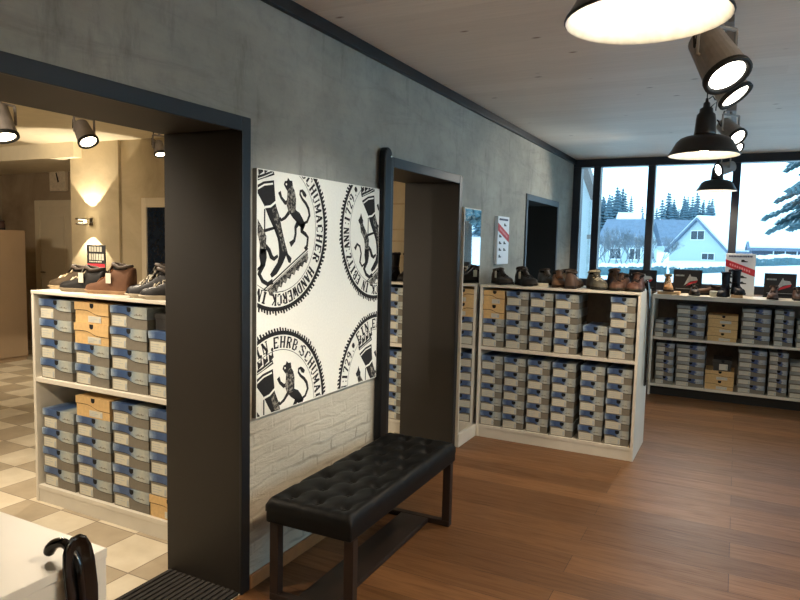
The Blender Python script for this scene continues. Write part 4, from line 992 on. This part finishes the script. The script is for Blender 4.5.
# up-and-down wall lamps
def wall_lamp(loc, rz, lab, pw, pw2, size):
    r = empty('wall_lamp', loc, rz, lab, 'wall lamp')
    bm = NB(); box(bm, (-.03, -.02, -.04), (.03, 0, .04)); tube(bm, [(0, -.01, 0), (0, -.12, 0)], .012, 8); obj('bracket', bm, M['steel'], r)
    for s in (1, -1):
        bm = NB(); lathe(bm, [(.062, s * .016), (.070, s * .020), (.070, s * .036), (.060, s * .040), (.056, s * .034)], 28, (0, -.13, 0)); obj('lamp_ring', bm, M['steel'], r, smooth=True)
        bm = NB(); lathe(bm, [(.001, s * .031), (.057, s * .031)], 20, (0, -.13, 0)); lathe(bm, [(.001, s * .019), (.060, s * .019)], 20, (0, -.13, 0)); obj('lamp_lens', bm, M['lens_warm'], r)
        ld = bpy.data.lights.new('wall_lamp_beam', 'SPOT'); ld.energy = pw if s > 0 else pw2; ld.color = (1, .86, .64); ld.spot_size = math.radians(size); ld.spot_blend = .12; ld.shadow_soft_size = .012
        lo = bpy.data.objects.new('beam', ld); link(lo); lo.parent = r; lo.location = (0, -.13, s * .042); lo.rotation_euler = (PI if s > 0 else 0, 0, 0)

wall_lamp((-4.665, 5.0, 1.71), 0, 'chrome up-and-down wall lamp on the beige pier', 42, 42, 88)
wall_lamp((X1, 1.5, 1.75), -PI / 2, 'unseen chrome up-and-down wall lamp added on the right wall to brighten the ceiling', 190, 5, 150)  # invented uplight out of view, added to brighten the ceiling

# ------------------------------------------------------------------ tiled room furniture
cb = empty('cabinet', (-6.31, 4.5, 0), 0, 'tall plain tan cabinet at the far left of the tiled room', 'cabinet')
bm = NB(); box(bm, (-.38, -.52, .0), (.37, .52, 1.6)); obj('carcass', bm, M['tan_cab'], cb, bevel=.004)
for a, b in ((-.515, -.003), (.003, .515)):
    bm = NB(); box(bm, (.37, a, .06), (.388, b, 1.595)); obj('door', bm, M['tan_cab'], cb, bevel=.001)
shoe((-6.12, 4.66, 1.6), PI * .8, 'black boot with heel up front on top of the tan cabinet', 'shoes on the cabinet', ankle=.12, rgb=(24, 20, 20), L=.26)
shoe((-6.2, 4.88, 1.6), PI * .9, 'brown shoe right of the black boot on the tan cabinet', 'shoes on the cabinet', ankle=.08, rgb=(70, 46, 34), L=.24)
r = empty('wall_box', (-6.62, 6.0, 2.36), 0, 'white wall box with a dark slanted mark above the white door', 'wall box')
bm = NB(); box(bm, (-.17, -.05, -.20), (.17, 0, .20)); obj('cover', bm, simple('white_wall_box', (206, 190, 164), .5), r, bevel=.006)
bm = NB(); prism(bm, [(-.03, .05), (-.01, .06), (.04, -.07), (.01, -.08)], lambda u, v, q: (u, -.0515 + q, v), .0015); obj('mark', bm, M['ink'], r)
rk = empty('shoe_rack', (-2.15, 2.98, 0), 0, 'narrow dark shoe rack half hidden behind the tiled-room shelf unit', 'rack')
for a in (-.03, .57):
    bm = NB(); box(bm, (a, -.02, 0), (a + .03, .02, 1.12)); obj('upright', bm, M['mat_rib'], rk)
RZ = (.44, .66, .80, 1.01)
for z in RZ:
    bm = NB(); box(bm, (-.18, -.08, z - .016), (.60, .08, z)); obj('shelf', bm, M['mat_rib'], rk, bevel=.002)
for z, c, t in zip(RZ, ((34, 40, 62), (28, 24, 22), (60, 44, 34), (206, 196, 180)), ('navy sneaker on the lowest ledge of the half-hidden rack', 'black shoe on the second ledge of the half-hidden rack', 'brown shoe on the third ledge of the half-hidden rack', 'pale silver shoe on the top ledge of the half-hidden rack')):
    shoe((-2.29, 2.98, z), PI + .1, t, 'shoes on the half-hidden rack', L=.26, ankle=.075, rgb=c, W=.09)

# ------------------------------------------------------------------ outdoors
def gz(x, y):
    t = max(0, min(1, (y - 10) / 35))
    z = -.95 + .62 * t + t * .055 * max(0, min(x + 6, 13)) + .008 * (max(45, min(y, 90)) - 45)
    if y > 95: z += .10 * (y - 95)
    return z
bm = NB(); xs = [-160 + 8 * i for i in range(46)]; ys = [8.4, 12, 16, 20, 26, 32, 38, 44, 50, 58, 66, 74, 82, 90, 96, 104, 112, 120, 130, 140, 150, 165, 180, 200, 220]
rows = [[bm.verts.new((x, y, gz(x, y) + random.uniform(-.05, .05) * (y > 12))) for x in xs] for y in ys]
for a, b in zip(rows[:-1], rows[1:]):
    for i in range(len(xs) - 1): bm.faces.new((a[i], a[i + 1], b[i + 1], b[i]))
o = obj('snow_field', bm, M['snow'], smooth=True); o['kind'] = 'structure'

def m_frosted(name, rgb, thr=.55):
    k = NT(name); n = k.noise(1.3, 5, .7); n2 = k.noise(6, 3)
    c = k.ramp(n2, [(.3, tuple(x * .7 for x in lin(rgb))), (.7, lin(rgb))])
    geo = k.node('ShaderNodeNewGeometry'); nz = k.sep(geo.outputs['Normal'])[2]
    s = k.math('ADD', k.math('MULTIPLY', nz, .35), n)
    k.base(k.mix(c, lin((226, 232, 238)), k.ramp(s, [(thr, (0, 0, 0)), (thr + .14, (1, 1, 1))]))); k.set(.9); return k.m
FAR = m_frosted('frosted_hazy_far_conifer', (96, 124, 138), .98)  # bluish distance haze is mixed into the frosted tree colour
NEAR = m_frosted('frosted_near_conifer', (84, 116, 124), .74)
WALLB = simple('pale_render', (176, 190, 194), .8); ROOFD = simple('slate_roof_tiles', (104, 118, 136), .8, 0, 2, .12); TIMB = simple('dark_cladding', (74, 84, 100), .8); PANEW = simple('house_window_glass', (44, 56, 66), .2)

def conifer_mesh(h, r, layers, arms, seed, droop=.35):
    rr = random.Random(seed); bm = NB()
    tube(bm, [(0, 0, 0), (0, 0, h * .98)], [.03 * h * .5, .01], 6)
    trunk = bm
    fb = NB()
    for L in range(layers):
        t = L / layers; z = h * (.08 + .9 * t); rad = r * (1 - t) ** .85 + .03 * r
        for k2 in range(arms):
            a = 2 * PI * (k2 + rr.random()) / arms + L; l = rad * rr.uniform(.75, 1.1); w = l * .28 + .02 * r
            dx, dy = math.cos(a), math.sin(a); th = h / layers * .8
            mid = Vector((dx * l * .55, dy * l * .55, z - droop * l * .3)); tip = Vector((dx * l, dy * l, z - droop * l * .9)); px, py = -dy * w, dx * w
            b = [fb.verts.new(p) for p in ((0, 0, z + th * .5), mid + Vector((px, py, -th * .25)), mid + Vector((0, 0, th * .35)), mid - Vector((px, py, th * .25)), tip, (0, 0, z - th * .5), mid - Vector((0, 0, th * .4)))]
            for f in ((0, 1, 2), (0, 2, 3), (2, 1, 4), (3, 2, 4), (5, 6, 1), (5, 3, 6), (6, 4, 1), (6, 3, 4), (0, 5, 1), (0, 3, 5)):
                fb.faces.new([b[q] for q in f])
    return trunk, fb
protos = []
for i, (h, r, ly, am) in enumerate(((9, 1.9, 13, 8), (7.5, 1.7, 11, 8), (10.5, 1.8, 15, 8))):
    rt = empty('conifer', (0, 0, 0)); t, f = conifer_mesh(h, r, ly, am, i + 1); obj('trunk', t, M['bark'], rt); obj('foliage', f, FAR, rt); protos.append([rt, 0])
rr = random.Random(21)
trees = []
def wood(x0, x1, nx, y0, ny, skyline):
    for b in range(ny):
        for a in range(nx):
            y = y0 + b * 2.5 + rr.uniform(-.4, .4); x = x0 + (a + .5 * (b % 2)) * (x1 - x0) / nx + rr.uniform(-.4, .4)
            trees.append((x, y, max(.25, (skyline(x) * (y / 150) - gz(x, y) + rr.uniform(-.9, .6)) / 9)))
wood(-30.5, -19, 6, 133, 8, lambda x: 13.4)
wood(-19, -12, 3, 130, 4, lambda x: 10.2)
wood(-11.5, -2.2, 5, 133, 8, lambda x: 11.9)
wood(-2.2, 14, 6, 148, 2, lambda x: 8.2)
wood(14, 50, 10, 120, 2, lambda x: 13.0)
for i, (x, y, sc) in enumerate(trees):
    p = protos[i % 3]; o = p[0] if not p[1] else copy_tree(p[0]); p[1] = 1
    o.location = (x, y, gz(x, y) - .1); s = sc * rr.uniform(.9, 1.1); o.scale = (s * rr.uniform(1.15, 1.35), s * rr.uniform(1.15, 1.35), s); o.rotation_euler = (0, 0, rr.uniform(0, 6))
    tag(o, 'frost- and haze-grey conifer in the woods on the hill beyond the houses', 'tree', 'conifers on the hill')
def big_conifer(x, y, h, r, lab, seed, t0=0):
    rt = empty('spruce_tree', (x, y, gz(x, y) - .05), seed, lab, 'tree')
    rr = random.Random(seed)
    bm = NB(); tube(bm, [(0, 0, 0), (0, 0, h * .5), (0, 0, h)], [.16, .10, .02], 8); obj('trunk', bm, M['bark'], rt)
    fb = NB(); bb = NB()
    for L in range(34):
        t = t0 + (1 - t0) * L / 34; z = h * (.05 + .93 * t); rad = r * (1 - t) ** .8 + .08
        for k2 in range(8):
            a = 2 * PI * (k2 + rr.random() * .8) / 8 + L * .7; l = rad * rr.uniform(.7, 1.1); dx, dy = math.cos(a), math.sin(a)
            pts = [Vector((dx * l * q, dy * l * q, z + .10 * l * q - .34 * l * q * q)) for q in (0, .3, .6, .85, 1)]
            tube(bb, pts, [.02, .015, .01, .007, .004], 4)
            for q in range(15):
                u = .15 + .85 * q / 14; i0 = min(3, int(u * 4)); c = pts[0].lerp(pts[-1], u); c.z = z + .10 * l * u - .34 * l * u * u
                for s in (1, -1):
                    sl = (.14 + .30 * (1 - u)) * min(1, l) * rr.uniform(.7, 1.2); e = c + Vector((dx * sl * .7 - dy * s * sl, dy * sl * .7 + dx * s * sl, -sl * rr.uniform(.2, .5)))
                    w = .085; n = Vector((dx, dy, 0)) * w
                    v = [fb.verts.new(p) for p in (c - n * .6, c + n * .6, e + n * .3 + Vector((0, 0, -.01)), e - n * .3, (c + e) / 2 + Vector((0, 0, .05)), (c + e) / 2 + Vector((0, 0, -.07)))]
                    for f in ((0, 1, 4), (1, 2, 4), (2, 3, 4), (3, 0, 4), (1, 0, 5), (2, 1, 5), (3, 2, 5), (0, 3, 5)): fb.faces.new([v[g2] for g2 in f])
    obj('branches', bb, M['bark'], rt); obj('needles', fb, NEAR, rt)
big_conifer(3.8, 14.2, 8.0, 2.0, 'large snow-dusted spruce whose branches enter at the right of the window', 4, .37)
big_conifer(3.15, 11.4, 1.9, .6, 'small young spruce low at the right edge, in front of the large spruce', 9)
big_conifer(8.2, 19.0, 9.0, 2.4, 'tall dark spruce right of the large spruce, seen in the mirror', 12)

def house(x, y, ang, W, L, eave, ridge, lab, wallm, roofm, snow=True, wins=(), zb=None):
    """gable end faces local -x; ridge runs along local +x"""
    r = empty('house', (x, y, gz(x, y) - .3 if zb is None else zb), ang, lab, 'house', 'village houses')
    z0 = r.location.z; e, g2 = eave - z0, ridge - z0
    bm = NB(); prism(bm, [(-W / 2, 0), (-W / 2, e), (0, g2), (W / 2, e), (W / 2, 0)], lambda u, v, q: (q, u, v), L); obj('walls', bm, wallm, r)
    ov = .45; dz = (g2 - e) / (W / 2) * ov; th = .28
    for s in (-1, 1):
        bm = NB(); prism(bm, [(0, g2), (s * (W / 2 + ov), e - dz), (s * (W / 2 + ov), e - dz + th), (0, g2 + th)], lambda u, v, q: (-ov + q, u, v), L + 2 * ov); obj('roof', bm, roofm, r)
        if snow:
            bm = NB(); prism(bm, [(0, g2 + th), (s * (W / 2 + ov - .1), e - dz + th + .05), (s * (W / 2 + ov - .1), e - dz + th + .3), (0, g2 + th + .28)], lambda u, v, q: (-ov + .2 + q, u, v), L + 2 * ov - .4); obj('snow_cover', bm, M['snow'], r)
    for side, u, v, w, h in wins:
        f = (lambda p, q, d: (-.06 + d, p, q)) if side == 'g' else (lambda p, q, d: (p, -W / 2 - .06 + d, q))
        bm = NB(); prism(bm, [(u - w / 2 - .1, v - .1), (u - w / 2 - .1, v + h + .1), (u + w / 2 + .1, v + h + .1), (u + w / 2 + .1, v - .1)], f, .06); wf = obj('window', bm, M['snow'], r)
        bm = NB(); fp = lambda p, q, d, f=f: f(p, q, d - .03)
        prism(bm, [(u - w / 2, v), (u - w / 2, v + h), (u - .05, v + h), (u - .05, v)], fp, .04); prism(bm, [(u + .05, v), (u + .05, v + h), (u + w / 2, v + h), (u + w / 2, v)], fp, .04); obj('pane', bm, PANEW, wf)
    return r
A = math.radians(50)
house(-2.6, 86, A, 8.6, 19, 1.5, 5.1, 'pale gabled house with snowy roof and twin attic window, centre of the view', WALLB, ROOFD, wins=(('g', 0, 2.9, 1.9, 1.0), ('g', -1.7, .55, 1.7, .7), ('s', 4.5, 1.6, 2.4, 1.0), ('s', 9, 1.6, 2.4, 1.0)))
house(3.0, 80, math.radians(2), 5, 16, 1.7, 2.3, 'long low snow-roofed building right of the pale gabled house', TIMB, ROOFD, wins=(('s', 3, .8, 2, .8), ('s', 8, .8, 2, .8)))
house(-10.3, 72, math.radians(-4), 8, 4.0, 2.1, 4.3, 'house with a big dark blue roof left of the first mullion', WALLB, ROOFD, snow=False, wins=(('s', 1.5, .9, 1, 1), ('s', 3.4, .9, 1, 1)))
house(-9.9, 110, math.radians(25), 8.4, 9, 2.4, 5.9, 'dark-roofed house between the first mullion and the pale gabled house', WALLB, ROOFD, snow=False)
house(-12.4, 125, math.radians(5), 5, 3.7, 5.0, 6.0, 'small white-roofed house high on the slope, left of the pale gable', TIMB, ROOFD)
house(-15.8, 112, math.radians(5), 5, 3.2, 5.9, 6.8, 'white-roofed house high up at the left, above the dark blue roof', WALLB, ROOFD)
house(-18.6, 74, math.radians(3), 8, 5.6, 1.7, 3.0, 'snow-roofed house at the left edge of the pane beside the rake board', WALLB, ROOFD, wins=(('s', 3.2, .9, 1, 1),))
# hedges
def hedge(p0, p1, h, w, lab, seed):
    rr = random.Random(seed); r = empty('hedge', (*p0, gz(*p0) - .05), 0, lab, 'hedge')
    n = 40; d = Vector((p1[0] - p0[0], p1[1] - p0[1], gz(*p1) - gz(*p0)))
    bm = NB(); sb = NB()
    per = Vector((-d.y, d.x, 0)).normalized()
    rows = []; srows = []
    for i in range(n + 1):
        c = d * (i / n); hh = h * rr.uniform(.88, 1.06)
        prof = [(-w / 2, 0), (-w / 2 * 1.1, hh * .4), (-w / 2, hh * .85), (0, hh), (w / 2, hh * .85), (w / 2 * 1.1, hh * .4), (w / 2, 0)]
        rows.append([bm.verts.new(c + per * (u + rr.uniform(-.08, .08)) + Vector((0, 0, v))) for u, v in prof])
        srows.append([sb.verts.new(c + per * u * 1.02 + Vector((0, 0, v))) for u, v in ((-w * .5, hh * .80), (-w * .4, hh * 1.12), (w * .4, hh * 1.14), (w * .5, hh * .8))])
    for R_, B_ in ((rows, bm), (srows, sb)):
        for a, b in zip(R_[:-1], R_[1:]):
            for j in range(len(a) - 1): B_.faces.new((a[j], a[j + 1], b[j + 1], b[j]))
        B_.faces.new(R_[0]); B_.faces.new(R_[-1][::-1])
    obj('foliage', bm, NEAR, r); obj('snow_cap', sb, M['snow'], r, smooth=True)
hedge((-8.0, 45), (-2.3, 46), .72, .9, 'snow-capped clipped hedge crossing the left window panes', 3)
hedge((-1.9, 46.6), (1.4, 50), .55, .8, 'low snow-capped hedge in front of the pale gabled house', 5)
hedge((1.8, 62), (12, 66), .9, 1.0, 'frosted hedge along the snow bank at the right', 8)
def bush(x, y, h, lab, seed):
    rr = random.Random(seed); r = empty('bare_tree', (x, y, gz(x, y) - .05), 0, lab, 'tree'); bm = NB(); tw = NB()
    def grow(p, dv, l, rad, dep):
        e = p + dv * l; tube(bm if dep < 2 else tw, [p, (p + e) / 2 + Vector((rr.uniform(-1, 1), rr.uniform(-1, 1), 0)) * l * .05, e], [rad, rad * .85, rad * .7], 4)
        if dep < 5:
            for _ in range(3 if dep < 4 else 4):
                nd = (dv + Vector((rr.uniform(-1, 1), rr.uniform(-1, 1), rr.uniform(-.1, .7))) * .62).normalized(); grow(e, nd, l * rr.uniform(.6, .82), rad * .62, dep + 1)
    for k2 in range(4): grow(Vector((rr.uniform(-.2, .2), rr.uniform(-.2, .2), 0)), Vector((rr.uniform(-.6, .6), rr.uniform(-.6, .6), 1)).normalized(), h * .27, h * .012, 0)
    FR = m_frosted('frosted_twigs_%d' % seed, (110, 116, 122), .7)
    obj('branches', bm, FR, r); obj('twigs', tw, FR, r)
bush(-6.6, 55, 4.2, 'bare frosted tree in front of the dark blue roof', 31)
bush(-5.2, 54, 3.6, 'bare frosted tree just right of the first mullion', 32)
bush(-9.6, 60, 3.8, 'bare frosted tree at the left of the pane under the dark blue roof', 34)
bush(-4.2, 60, 3.6, 'bare frosted tree before the house between mullion and pale gable', 35)
bush(-8.3, 58.5, 3.4, 'small bare frosted tree left of the first mullion', 33)
# neighbouring wing just outside, left: pale wall, sloping rake board, downpipe
wg = empty('annex', (0, 9.6, -1), 0, 'pale annex wall with a sloping brown rake board at the left pane', 'building')
bm = NB(); prism(bm, [(-6, 0), (-6, 7.4), (-2.0, 7.4), (-.23, 3.67), (-.05, 3.24), (-.05, 0)], lambda u, v, q: (u, q, v), .4); obj('wall', bm, simple('pale_annex_render', (206, 216, 222), .8, 0, 2, .04), wg)
bm = NB(); prism(bm, [(-2.2, 7.75), (-.22, 3.66), (-.05, 3.22), (.035, 3.24), (-.12, 3.68), (-2.08, 7.8)], lambda u, v, q: (u, -.10 + q, v), .30); obj('rake_board', bm, simple('weathered_rake_board', (122, 112, 108), .7), wg)
bm = NB(); tube(bm, [(-.065, -.035, 0), (-.065, -.035, 3.2)], .022, 10); obj('downpipe', bm, WALLB, wg)
bm = NB()
for z in (2.7, 1.6): lathe(bm, [(.03, -.03), (.03, .03)], 12, (-.065, -.035, z), capa=True, capb=True)
obj('pipe_joint', bm, M['taupe'], wg)

# ------------------------------------------------------------------ world, lamps, camera
w = bpy.data.worlds.new('overcast_sky'); S.world = w; w.use_nodes = True
nt = w.node_tree; bg = nt.nodes['Background']
tc = nt.nodes.new('ShaderNodeTexCoord'); sp = nt.nodes.new('ShaderNodeSeparateXYZ'); nt.links.new(tc.outputs['Generated'], sp.inputs[0])
rp = nt.nodes.new('ShaderNodeValToRGB'); nt.links.new(sp.outputs[2], rp.inputs[0])
rp.color_ramp.elements[0].position = .0; rp.color_ramp.elements[0].color = (.50, .79, 1, 1)
rp.color_ramp.elements[1].position = .5; rp.color_ramp.elements[1].color = (.44, .75, 1, 1)
nt.links.new(rp.outputs[0], bg.inputs['Color']); bg.inputs['Strength'].default_value = 3.0

def lamp(name, parentloc, power, col, rad):
    ld = bpy.data.lights.new(name, 'SPOT'); ld.energy = power; ld.color = col; ld.shadow_soft_size = rad; ld.spot_size = math.radians(150); ld.spot_blend = .5
    o = bpy.data.objects.new(name, ld); link(o); o.location = parentloc; return o
for l, t in pend:
    lamp('pendant_light', (l[0], l[1], l[2] + .012), 85, (1, .80, .58), .05)

cam = bpy.data.cameras.new('camera'); co = bpy.data.objects.new('camera', cam); link(co)
r_ = Vector((0.88774118, 0.45978694, 0.02261789)); u_ = Vector((-0.05999581, 0.06684462, 0.99595798)); f_ = Vector((-0.45641659, 0.88550989, -0.08692601))
mt = Matrix((r_, u_, -f_)).transposed().to_4x4(); mt.translation = (1.85, 0, 1.55)
co.matrix_world = mt
cam.sensor_width = 36; cam.sensor_fit = 'HORIZONTAL'; cam.lens = 652.386 / 800 * 36; cam.clip_start = .03; cam.clip_end = 600
S.camera = co
S.view_settings.view_transform = 'Standard'; S.view_settings.look = 'None'; S.view_settings.exposure = .16; S.view_settings.gamma = 1; S.view_settings.use_curve_mapping = False
